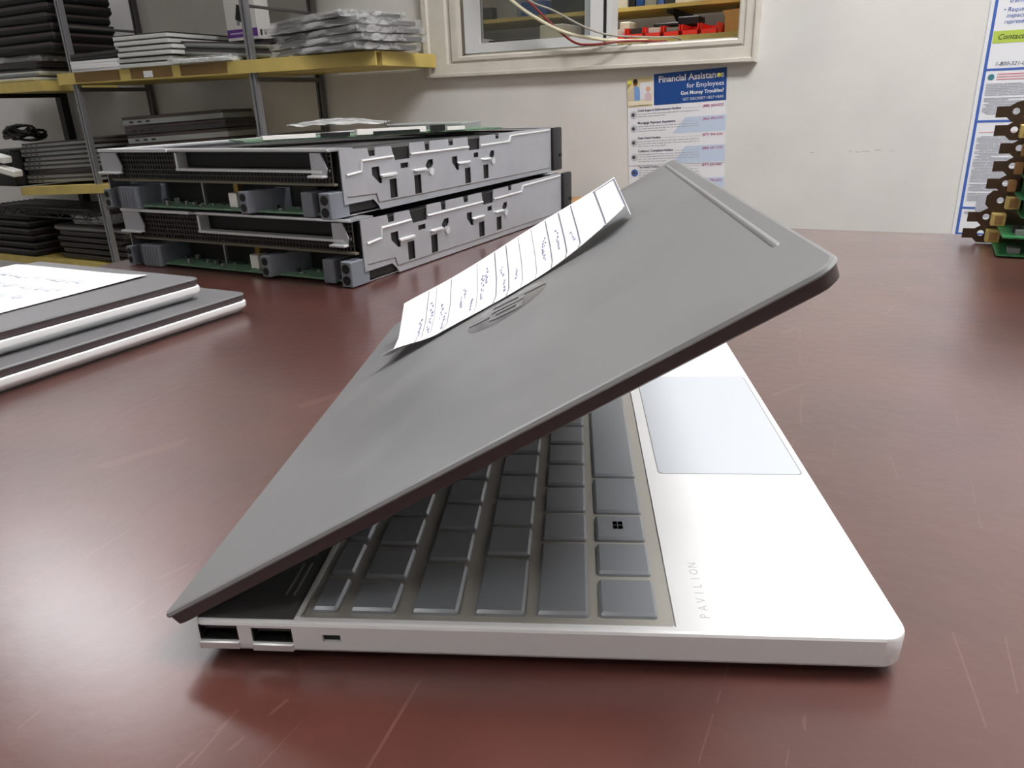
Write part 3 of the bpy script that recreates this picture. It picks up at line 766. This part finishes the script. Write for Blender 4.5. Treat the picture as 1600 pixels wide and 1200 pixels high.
def rq(x0, x1, y0, y1, z, m, name): return MB().box(x0, x1, y0, y1, z - .0003, z).build(name, m, pb)
rq(-.007, LWd, -.007, LHt, .0006, mat('labor_poster_paper', (226, 228, 234), .45), 'sheet')
fr = MB(); bt = .0056
fr.box(0, bt, 0, LHt, .0007, .0010)
for yy in (0, .0565, .236, .337): fr.box(bt, LWd, yy, yy + bt * .8, .0007, .0010)
fr.build('border_lines', M_frame, pb)
rq(bt + .001, LWd, .389, .412, .0010, M_lime, 'green_band')
txt(pb, 'band_text', mat('dark_green_print', (58, 78, 40), .6), [('Contact OSHA. We can help.', .016, .396, dict(height=.014, shear=.3, bold=.012))], .0014)
txt(pb, 'phone_line', M_navy, [('1-800-321-OSHA (6742)', .020, .3465, dict(height=.0105, shear=.25))], .0014)
txt(pb, 'bullet_text', M_frame, [('• Receive information and', .018, .475, dict(height=.011, shear=.2)), ('training', .026, .463, dict(height=.011, shear=.2)), ('• Request an OSHA', .018, .447, dict(height=.011, shear=.2)), ('inspection and', .024, .436, dict(height=.011, shear=.2)), ('representative', .022, .425, dict(height=.011, shear=.2))], .0014)
txt(pb, 'red_heading', M_mag, [('Federal Minimum', .090, .321, dict(height=.018, shear=.25, bold=.012))], .0014)
MB().prism(circ(.016, .325, .0058, 20), .0003, Matrix.Translation((0, 0, .0010))).build('round_seal', mat('seal_teal', (60, 124, 136), .5), pb)
rdp = MB()
for yy in (.3305, .3255, .3205): rdp.box(.026, .075, yy - .001, yy + .001, .0010, .0013)
rdp.box(.012, .20, .216, .2172, .0010, .0013)
rdp.build('red_small_print', mat('pale_red_print', (216, 150, 160), .6), pb)
fpp = MB(); q = random.Random(11)
def para(ya, yb, x0=.010, x1=.34):
    yy = ya
    while yy > yb:
        xx = x0 + q.uniform(0, .01) * (q.random() < .2); e = x1 if q.random() > .12 else q.uniform(.04, .09)
        while xx < e:
            l = q.uniform(.012, .05); fpp.box(xx, min(e, xx + l), yy - .0009, yy + .0007, .0010, .0012); xx += l + .0016
        yy -= .0031 if q.random() > .1 else .0062
para(.312, .252); para(.208, .073); para(.050, .040)
fpp.build('fine_print', M_fine, pb, kind='stuff')
rq(.030, .056, .052, .084, .0013, M_fine, 'stamp_patch')
sm = MB(); q = random.Random(2)
for x_, z_, l in ((.035, .022, .006), (.048, .020, .010), (.062, .0215, .016), (.088, .0235, .014), (.12, .021, .005), (-.05, .020, .01)):
    sm.box(x_, x_ + l, YW - .0004, YW + .001, z_, z_ + .0012, Matrix.Rotation(R(-1), 4, 'Y'))
sm.build('wall_scuffs', mat('scuff_grey', (172, 168, 166), .7)); bpy.data.objects['wall_scuffs']['kind'] = 'structure'

# ------------------------------------------------------------------ shelf unit
XP0, XP1, YP0, YP1 = -2.276, -1.4926, 1.537, 1.805
su = thing('shelf_unit', 'zinc post shelf unit with yellow pine boards against the back wall', 'shelf', (0, 0, 0))
ZU0, ZU1 = .250, .284
def zl(x): return -.060 - (x - XP1) * -.0435 if x < XP1 else -.060
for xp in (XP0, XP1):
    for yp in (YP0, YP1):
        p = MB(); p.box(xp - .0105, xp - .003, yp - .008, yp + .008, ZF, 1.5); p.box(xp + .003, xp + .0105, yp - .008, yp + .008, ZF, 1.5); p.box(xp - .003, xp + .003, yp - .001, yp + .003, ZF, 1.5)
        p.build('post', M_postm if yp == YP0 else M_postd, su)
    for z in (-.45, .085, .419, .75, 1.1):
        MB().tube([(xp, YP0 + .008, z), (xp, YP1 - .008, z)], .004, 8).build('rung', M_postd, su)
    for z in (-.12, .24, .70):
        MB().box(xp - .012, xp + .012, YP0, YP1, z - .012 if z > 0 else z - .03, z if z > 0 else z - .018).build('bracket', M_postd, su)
def tilt_board(x0, x1, y0, y1, za, zb, th):
    return MB()._add([(x0, y0, za), (x1, y0, zb), (x1, y1, zb), (x0, y1, za), (x0, y0, za + th), (x1, y0, zb + th), (x1, y1, zb + th), (x0, y1, za + th)],
                     [(3, 2, 1, 0), (4, 5, 6, 7), (0, 1, 5, 4), (1, 2, 6, 5), (2, 3, 7, 6), (3, 0, 4, 7)])
MB().box(-2.345, -1.058, 1.549, 1.797, ZU0, ZU1).build('shelf_board', M_wood, su)
MB().box(-2.345, -1.060, 1.522, 1.5285, ZU0, ZU1).build('board_edge', M_wood, su)
MB().box(-2.345, -1.062, 1.5285, 1.549, ZU1 - .004, ZU1).build('board_fill', M_wood, su)
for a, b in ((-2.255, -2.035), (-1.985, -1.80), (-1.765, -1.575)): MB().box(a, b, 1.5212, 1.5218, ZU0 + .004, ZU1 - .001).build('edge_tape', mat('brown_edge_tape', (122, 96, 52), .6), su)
MB().box(-1.925, -1.885, 1.5205, 1.5210, ZU0 + .006, ZU0 + .024).build('price_sticker', M_paper, su)
tilt_board(-2.712, -1.45, 1.522, 1.797, -.112, -.058, .029).build('shelf_board', M_wood, su)
MB().box(-2.72, -1.45, 1.54, 1.797, -.372, -.345).build('shelf_board', M_wood, su)
MB().box(-2.345, -1.062, 1.54, 1.797, .70, .73).build('shelf_board', M_wood, su)
sl_ = thing('side_shelf', 'short yellow board shelf left of the zinc posts on black upright', 'shelf', (0, 0, 0))
MB().box(-3.05, -2.435, 1.522, 1.80, .236, .268).build('shelf_board', M_wood, sl_)
p = MB(); p.box(-2.785, -2.755, 1.78, 1.81, ZF, 1.2); p.box(-2.785, -2.760, 1.53, 1.80, .222, .236); p.build('black_upright', M_black, sl_)
ws = MB()
for k in range(14): ws.box(-3.1, -2.30, 1.50 + k * .022, 1.503 + k * .022, -.168, -.165)
for x_ in (-3.1, -2.7, -2.30): ws.box(x_ - .003, x_ + .003, 1.49, 1.80, -.172, -.168)
ws.tube([(-3.1, 1.497, -.150), (-2.30, 1.497, -.150)], .003); ws.tube([(-3.1, 1.497, -.180), (-2.30, 1.497, -.180)], .003)
k = 0; x_ = -3.1
while x_ < -2.31:
    ws.tube([(x_, 1.497, -.180), (x_ + .035, 1.497, -.150)], .002, 5); ws.tube([(x_ + .035, 1.497, -.150), (x_ + .07, 1.497, -.180)], .002, 5); x_ += .07
ws.build('wire_deck', M_black, sl_)

# --- upper shelf goods
G = 'silver laptops in the tidy stack on the upper shelf'
z = ZU1 + .0005
names = ['bottom', 'fifth from top', 'fourth from top', 'third from top', 'second from top', 'topmost']
offs = [(0, 0), (-.012, .004), (.004, -.002), (.006, .002), (-.006, 0), (-.012, .004)]
for i in range(6):
    h = .0148
    closed_laptop('stacked_laptop', f'silver edged laptop, {names[i]} of the tidy silver stack on the upper shelf', .235, .26, h, M_lapgrey, M_lapblk, TM(-1.905 + offs[i][0], 1.645 + offs[i][1], z, 2), G, lidfrac=.26, flat=True)
    z += h + .0004
# dark machines leaning to the right of the stack, and the flat ones behind that carry the small box
for i, (zz, nm) in enumerate(((.2845, 'bottom'), (.3060, 'middle'), (.3275, 'top'))):
    closed_laptop('dark_laptop', f'flat dark laptop, {nm} one of three under the white retail box', .24, .13, .0205, M_lapdk, M_lapblk, TM(-1.64, 1.742, zz, 0), 'flat dark laptops under the retail box')
MB_ = TM(-1.632, 1.612, .3203, -1, 4)
closed_laptop('dark_laptop', 'upper of two tilted grey edged laptops right of the silver stack', .38, .105, .019, M_lapmid, M_lapblk, MB_, 'tilted laptops on the upper shelf', lidfrac=.3)
closed_laptop('dark_laptop', 'lower of two tilted grey edged laptops right of the silver stack', .38, .105, .020, M_lapmid, M_lapblk, TM(-1.632, 1.612, .2995, -1, 4), 'tilted laptops on the upper shelf', lidfrac=.45)
def wrapped(name, label, w, d, h, M, group, core, seed, fm=F_wrap):
    t = thing(name, label, 'laptop', M=M, group=group)
    MB().slab(-w / 2 + .008, w / 2 - .008, -d / 2 + .008, d / 2 - .008, .006, [(.002, .003), (.004, 0), (h - .006, 0), (h - .004, .002)], n=3).build('laptop_body', core, t)
    b2 = bmesh.new(); bmesh.ops.create_cube(b2, size=1)
    bmesh.ops.subdivide_edges(b2, edges=b2.edges, cuts=11, use_grid_fill=True)
    for v in b2.verts:
        p = Vector((v.co.x * w, v.co.y * d, (v.co.z + .5) * h))
        nz = noise.noise_vector(Vector((p.x * 12, p.y * 12, p.z * 60 + seed)))
        p += Vector((nz.x * .004, nz.y * .004, nz.z * .0016))
        p.z = max(p.z, 0.0002); v.co = p
    o = MB(); o.bm.free(); o.bm = b2; o.build('plastic_wrap', fm, t, smooth=25)
    return t
wrapped('wrapped_laptop', 'thin silver wrapped laptop at the shelf front right of the silver stack', .235, .055, .017, TM(-1.668, 1.532, ZU1 + .0005, 3), None, M_lapgrey, 4.2)
z = ZU1 + .001
dims = [(.43, .21, 0, 0, 0), (.43, .21, .015, .0, 2), (.42, .205, .02, .005, -2), (.41, .205, .01, -.004, 3), (.37, .195, -.01, .004, -3)]
nm = ['lowest', 'second from bottom', 'middle', 'second from top', 'topmost']
for i, (w_, d_, ox, oy, rz) in enumerate(dims):
    h = .0165
    wrapped('wrapped_laptop', f'bubble wrapped laptop, {nm[i]} of the wrapped stack at the shelf end', w_, d_, h, TM(-1.240 + ox, 1.612 + oy, z, -17 + rz), 'bubble wrapped laptops at the end of the upper shelf', M_lapdk, i * 3.1)
    z += h + .0022
# retail box
bx = thing('retail_box', 'small white retail box with a purple band and a picture of a usb adapter', 'box', M=TM(-1.640, 1.685, .3486, -3))
MB().box(-.064, .064, -.022, .030, 0, .145).build('carton', M_boxw, bx)
MB().box(-.0642, .0642, -.0224, -.0219, .008, .030).build('purple_stripe', M_purple, bx)
MB().box(-.052, .034, -.0228, -.0223, .017, .021).build('stripe_lettering', mat('pale_lilac_print', (190, 170, 210), .6), bx)
MB().box(-.013, .013, -.0228, -.0219, .010, .052, Matrix.Translation((-.005, 0, .066)) @ Matrix.Rotation(R(18), 4, 'Y') @ Matrix.Translation((0, 0, -.025))).build('adapter_picture', M_black, bx)
MB().box(-.006, .006, -.0230, -.0219, .0, .012, Matrix.Translation((-.005, 0, .066)) @ Matrix.Rotation(R(18), 4, 'Y') @ Matrix.Translation((0, 0, -.027))).build('plug_picture', M_lapmid, bx)
sp = MB(); sp.box(.0640, .0645, -.012, -.004, .010, .026); sp.box(.0640, .0645, .004, .012, .010, .026); sp.build('side_print', M_dark, bx)
# left part of the upper shelf
closed_laptop('stacked_laptop', 'black closed laptop lying on white paper left of the silver stack', .250, .24, .020, M_lapblk, M_lapblk, TM(-2.134, 1.640, .3170, 1, -1))
pw_ = MB(); q = random.Random(9)
for k in range(4): pw_.slab(-.122, .122, -.115, .115, .002, [(k * .0078, 0), (k * .0078 + .0074, 0)], TM(-2.137 + q.uniform(-.004, .004), 1.635 + q.uniform(-.004, .004), ZU1 + .0004, q.uniform(-1, 1)), 2)
tag(pw_.build('paper_ream', M_paper), 'thick white sheaf of paper under the black laptop on the upper shelf', 'paper')
zl_ = .2685
gl = 'mixed laptops on the left end of the upper shelf'
for i, (w_, d_, h, mb_, ml_, x_, rz, lb) in enumerate(((.50, .25, .018, M_lapgrey, M_lapmid, -2.735, 0, 'pale silver laptop at the bottom of the far left heap on the upper shelf'), (.44, .23, .019, M_lapgrey, M_lapdk, -2.69, 1, 'silver laptop second in the far left heap on the upper shelf'),
      (.50, .23, .022, M_lapdk, M_lapdk, -2.72, -1, 'dark grey laptop third in the far left heap on the upper shelf'))):
    closed_laptop('heaped_laptop', lb, w_, d_, h, mb_, ml_, TM(x_, 1.655, zl_, rz), gl); zl_ += h + .0006
wrapped('wrapped_laptop', 'grey plastic wrapped laptop under the tall black equipment stack', .50, .22, .020, TM(-2.70, 1.655, zl_, 1), gl, M_lapmid, 8.8); zl_ += .0225
nm = ['bottom', 'second from bottom', 'third from bottom', 'fourth from bottom', 'fifth from bottom', 'sixth from bottom', 'top']
for i in range(7):
    h = .028
    closed_laptop('black_notebook', f'thick black notebook, {nm[i]} of the tall dark stack at the upper left', .50, .23, h, M_lapblk, M_lapblk, TM(-2.585 + .006 * ((i * 5) % 3 - 1), 1.645, zl_, (i % 3) - 1), 'thick black notebooks in the upper left stack'); zl_ += h + .0005

# --- middle shelf goods (left: slotted grey stack; right: dark laptops with vents)
def zlow(x): return -.112 + (x + 2.712) * (.054 / 1.262) + .029
nm = ['lowest', 'second', 'third', 'fourth', 'fifth', 'sixth', 'seventh', 'eighth', 'ninth', 'tenth']
z = zlow(-2.50) + .010
ry = -2.45
for i in range(9):
    h = .0148
    mb_ = [M_lapmid, M_lapmid, M_lapdk, M_lapmid, M_lapmid, M_lapmid, M_lapmid, M_lapmid, M_lapmid][i]
    closed_laptop('grey_laptop', f'thin grey laptop, {nm[i]} from the bottom of the stack on the middle shelf', .42, .225, h, mb_, M_lapdk, TM(-2.512 + .006 * ((i * 7) % 3 - 1), 1.675, z, [0, 1, -1][i % 3], ry), 'thin grey laptops on the middle shelf', ports=True, flat=True)
    z += h + .0006
nm = ['bottom', 'second from bottom', 'third from bottom', 'fourth from bottom', 'third from top', 'second from top', 'top']
z = zlow(-1.92) + .012
for i in range(7):
    h = .0258
    closed_laptop('vented_laptop', f'dark vented laptop, {nm[i]} of the stack behind the server sleds', .36, .19, h, M_lapdk if i % 2 else M_lapmid, M_lapblk, TM(-1.93 + .006 * ((i * 5) % 3 - 1), 1.668, z, 16, ry), 'dark vented laptops behind the servers', ports=True, flat=True)
    z += h + .0014
# black cables and white adapters on the far left of the middle shelf
def coil(cx, cy, cz, r, n, seed):
    q = random.Random(seed); pts = []
    for k in range(n * 16):
        a = 2 * math.pi * k / 16; rr = r * (1 + .25 * math.sin(a * .37 + seed)); pts.append((cx + rr * math.cos(a), cy + rr * .7 * math.sin(a), cz + .012 * math.sin(a * 1.7 + seed) + .0035 * k / 16 * 1.5))
    return pts
zc = -.081
cab = thing('cable_heap', 'tangled heap of black power cables at the left of the middle shelf', 'cable', (0, 0, 0))
MB().tube(coil(-2.735, 1.60, zc + .165, .070, 4, 1), .005, 6).build('coil', M_black, cab)
MB().tube(coil(-2.690, 1.56, zc + .185, .052, 3, 2), .005, 6).build('coil', M_black, cab)
bxx = MB().box(-2.95, -2.74, 1.53, 1.70, -.082, .045, None, .006); tag(bxx.build('power_bricks_crate', M_lapblk), 'black box of adapters below the cable heap at the far left', 'box')
for x_, z_, lb in ((-2.745, .012, 'upper white plug adapter in front of the black box at the left'), (-2.70, -.035, 'lower white plug adapter in front of the black box at the left')):
    a = MB().slab(-.045, .045, -.02, .02, .006, [(0, .003), (.004, 0), (.020, 0), (.024, .004)], TM(x_ - .02, 1.502, z_, 8, 12), 4)
    tag(a.build('plug_adapter', M_white), lb, 'adapter')
# --- bottom shelf goods behind the table corner
nm = ['bottom', 'second', 'third', 'fourth', 'fifth', 'sixth', 'seventh']
z = -.3445
for i in range(5):
    h = .0205
    closed_laptop('old_laptop', f'old dark laptop, {nm[i]} from the bottom of the low stack left of the servers', .37, .22, h, M_lapdk, M_lapblk, TM(-2.44 + .012 * ((i * 5) % 3 - 1), 1.674, z, (i % 3) - 1), 'old dark laptops in the low stack'); z += h + .0005
closed_laptop('old_laptop', 'dark laptop with a pale rim, topmost of the low stack left of the servers', .40, .225, .022, M_lapmid, M_lapblk, TM(-2.43, 1.674, z, 1)); z += .0228
tr = MB(); 
for k, (a, b) in enumerate(((0, 0),)):
    tr.slab(-.10, .10, -.05, .05, .012, [(0, .012), (.034, 0), (.036, -.004), (.037, -.004), (.036, .002), (.004, .016)], TM(-2.455, 1.63, z, 3), 5)
tag(tr.build('clear_tray', film('clear_plastic', (214, 218, 222), .45, .1, .3)), 'shallow clear plastic tray on top of the low laptop stack', 'tray')
nm = ['bottom', 'second', 'third', 'fourth', 'fifth', 'top']
z = -.3445
for i in range(6):
    closed_laptop('black_case', f'black case, {nm[i]} of the dark pile at the lower left corner', .40, .215, .026, M_lapblk, M_lapblk, TM(-2.95 + .01 * (i % 2), 1.645, z, (i % 3) - 1), 'black cases piled at the lower left', cat='case'); z += .0267
MB().box(-3.2, -2.722, 1.54, 1.797, -.372, -.345).build('low_board', M_wood, sl_)

# ------------------------------------------------------------------ carton behind the table
ct = thing('cardboard_carton', 'brown cardboard carton standing on the floor behind the table', 'box', (-.62, 1.56, ZF), R(12))
MB().box(-.16, .12, -.14, .14, 0, .668).build('carton_body', M_card, ct)
MB().box(-.02, .0, -.141, .141, .667, .669).build('packing_tape', mat('packing_tape', (196, 160, 104), .3), ct)

# ------------------------------------------------------------------ cables through the window
def bez(p, n=26):
    out = []
    P = [Vector(q) for q in p]
    P = [P[0] * 2 - P[1]] + P + [P[-1] * 2 - P[-2]]
    for i in range(1, len(P) - 2):
        for k in range(8):
            t = k / 8; a, b, c, d = P[i - 1:i + 3]
            out.append(.5 * ((2 * b) + (-a + c) * t + (2 * a - 5 * b + 4 * c - d) * t * t + (-a + 3 * b - 3 * c + d) * t ** 3))
    out.append(P[-2]); return out
Yc = 1.774
for nm_, m_, r_, pts, lb in (
    ('cream_cable', M_cab1, .0042, [(-.95, Yc, .62), (-.87, Yc, .47), (-.804, Yc, .398), (-.714, Yc, .340), (-.640, Yc, .308), (-.56, Yc + .02, .291), (-.50, Yc + .08, .287), (-.49, Yc + .17, .287), (-.53, 2.05, .24)], 'thick cream cable drooping through the window'),
    ('grey_cable', M_cab3, .0024, [(-.85, Yc - .012, .48), (-.752, Yc - .012, .395), (-.678, Yc - .012, .362), (-.591, Yc - .012, .318), (-.53, Yc + .01, .298), (-.46, Yc + .09, .294), (-.41, Yc + .18, .291), (-.42, 2.05, .25)], 'thin grey cable above the cream cable at the window'),
    ('red_cable', M_cab2, .0028, [(-.86, Yc + .013, .48), (-.765, Yc + .013, .397), (-.69, Yc + .013, .330), (-.626, Yc - .006, .288), (-.574, Yc - .018, .279), (-.50, Yc + .02, .284), (-.44, Yc + .09, .283), (-.445, Yc + .19, .2835), (-.475, 2.05, .24)], 'dark red cable looping below the cream cable at the window')):
    tag(MB().tube(bez(pts), r_, 10).build(nm_, m_), lb, 'cable')

# ------------------------------------------------------------------ next room seen through the window
ns = thing('bracket_shelf', 'yellow board shelf on black brackets in the room beyond the window', 'shelf', (0, 0, 0))
MB().box(-1.9, .3, 2.52, 2.80, .424, .436).build('shelf_board', M_wood, ns)
for x_ in (-1.5, -.615, .1):
    b = MB(); b.box(x_ - .012, x_ + .012, 2.56, 2.80, .412, .424); b.box(x_ - .012, x_ + .012, 2.79, 2.81, .322, .424)
    b.prism([(2.60, .412), (2.78, .412), (2.80, .330)], .008, Matrix(((0, 0, 1, x_ - .004), (1, 0, 0, 0), (0, 1, 0, 0), (0, 0, 0, 1)))); b.build('bracket', M_black, ns)
struct('wall_partition', MB().box(-2.4, .9, 2.815, 2.86, ZF, 1.0), mat('next_room_grey_panel', (150, 142, 134), .7))
cn = thing('counter', 'narrow counter behind the window carrying the red bins', 'table', (0, 0, 0))
MB().box(-1.9, .3, 2.18, 2.785, .29, .316).build('counter_top', M_wood, cn)
for x_ in (-1.85, .25): MB().box(x_ - .02, x_ + .02, 2.3, 2.7, ZF, .29).build('leg', M_dark, cn)
q = random.Random(21)
bn = None
bnames = ['leftmost', 'second from the left', 'third from the left', 'fourth from the left', 'fifth from the left', 'sixth from the left', 'rightmost']
for i in range(7):
    x_ = -.792 + i * .0585
    t = thing('red_bin', f'{bnames[i]} of the red parts bins behind the window sill', 'bin', (x_, 2.44, .3165), 0, 'red parts bins on the counter beyond the window')
    b = MB(); w2 = .0265
    b.box(-w2, w2, -.06, .06, 0, .002); b.box(-w2, -w2 + .003, -.06, .06, 0, .044); b.box(w2 - .003, w2, -.06, .06, 0, .044); b.box(-w2, w2, .057, .06, 0, .044); b.box(-w2, w2, -.06, -.057, 0, .026)
    b.build('bin_shell', M_red, t)
    if i < 5:
        MB().box(-.019, .019, -.045, .04, .003, .036 + .012 * q.random()).build('bin_contents', [M_lapmid, M_boxw, M_dark, M_boxw, M_lapmid][i % 5], t)
for x_, w2, z0, h, m_, lb in ((-.742, .018, .362, .026, M_cab1, 'cream box standing among the red bins'), (-.60, .045, .366, .010, M_black, 'flat black gadget lying across the red bins'), (-.530, .034, .364, .026, M_black, 'black block on the red bins under the bracket')):
    tag(MB().box(x_ - w2, x_ + w2, 2.47, 2.55, z0, z0 + h, None, .003).build('spare_part', m_), lb, 'part')
cbx = thing('open_carton', 'open brown carton at the right end of the red bins', 'box', (-.375, 2.50, .3165), R(14))
MB().box(-.045, .06, -.05, .06, 0, .06).build('carton_body', M_card, cbx)
MB().prism([(-.045, .06), (.06, .06), (.05, .085), (-.055, .078)], .003, Matrix(((1, 0, 0, 0), (0, 0, 1, -.05), (0, 1, 0, 0), (0, 0, 0, 1)))).build('carton_flap', M_card, cbx)
for k, (xa, wa, ha, ma, la) in enumerate(((-1.62, .10, .10, M_card, 'brown carton at the left of the far shelf behind the dark pane'), (-1.50, .07, .06, M_boxw, 'white pack on the far shelf behind the dark pane'), (-1.41, .12, .045, M_dark, 'low dark case on the far shelf behind the dark pane'), (-1.27, .08, .09, M_lapmid, 'grey unit on the far shelf behind the dark pane'), (-1.17, .10, .05, M_blue, 'blue pack on the far shelf behind the dark pane'), (-1.05, .09, .07, M_black, 'black case on the far shelf behind the dark pane'))):
    tag(MB().box(xa, xa + wa, 2.56, 2.70, .4363, .4363 + ha, None, .002).build('shelf_item', ma), la, 'box', 'goods on the shelf beyond the window')
for k, (xa, wa, ha, ma, la) in enumerate(((-1.55, .14, .07, M_lapmid, 'grey tray on the far counter behind the dark pane'), (-1.36, .10, .05, M_boxw, 'white box on the far counter behind the dark pane'), (-1.22, .16, .04, M_dark, 'flat dark unit on the far counter behind the dark pane'), (-1.02, .09, .075, M_lapgrey, 'silver unit on the far counter behind the dark pane'))):
    tag(MB().box(xa, xa + wa, 2.40, 2.55, .3165, .3165 + ha, None, .002).build('counter_item', ma), la, 'box', 'goods on the counter behind the dark pane')
cols = [M_dark, M_boxw, M_black, M_blue, M_lapmid, M_frame, M_dark, M_boxw, M_boxw, M_dark, M_lapgrey]
x_ = -.84
lbs = ['dark box at the left of the far shelf', 'white pack second on the far shelf', 'black case third on the far shelf', 'blue pack fourth on the far shelf', 'grey unit fifth on the far shelf', 'pale blue pack sixth on the far shelf', 'dark case seventh on the far shelf', 'white sheaf eighth on the far shelf', 'white carton ninth on the far shelf', 'dark case tenth on the far shelf', 'silver carton last on the far shelf']
for i, m_ in enumerate(cols):
    w2 = [.034, .040, .022, .026, .040, .022, .030, .062, .075, .02, .09][i]
    h = [.05, .03, .06, .05, .04, .05, .055, .03, .028, .05, .04][i]
    tag(MB().box(x_, x_ + w2, 2.55, 2.68, .4363, .4363 + h, None, .002).build('shelf_item', m_), lbs[i] + ' beyond the window', 'box', 'goods on the shelf beyond the window'); x_ += w2 + .004

# ------------------------------------------------------------------ camera and world
F = 1157.1
cam = bpy.data.cameras.new('camera'); cam.sensor_fit = 'HORIZONTAL'; cam.sensor_width = 36; cam.lens = F / 1600 * 36; cam.clip_start = .01
co = bpy.data.objects.new('camera', cam); COL.objects.link(co); SC.camera = co
yaw, pitch, roll = .0896 + TH, .3649, -.0336
fwd = Vector((-math.sin(yaw) * math.cos(pitch), math.cos(yaw) * math.cos(pitch), -math.sin(pitch)))
r_ = Vector((math.cos(yaw), math.sin(yaw), 0)); u_ = r_.cross(fwd)
r2 = math.cos(roll) * r_ + math.sin(roll) * u_; u2 = -math.sin(roll) * r_ + math.cos(roll) * u_
co.matrix_world = Matrix(((r2.x, u2.x, -fwd.x, .1717), (r2.y, u2.y, -fwd.y, -.1144), (r2.z, u2.z, -fwd.z, .1554), (0, 0, 0, 1)))
wd = bpy.data.worlds.new('world'); SC.world = wd; wd.use_nodes = True
wd.node_tree.nodes['Background'].inputs[0].default_value = (.8, .82, .85, 1); wd.node_tree.nodes['Background'].inputs[1].default_value = .02
SC.view_settings.view_transform = 'Standard'; SC.view_settings.look = 'None'; SC.view_settings.gamma = 1; SC.view_settings.use_curve_mapping = False
SC.view_settings.exposure = .12
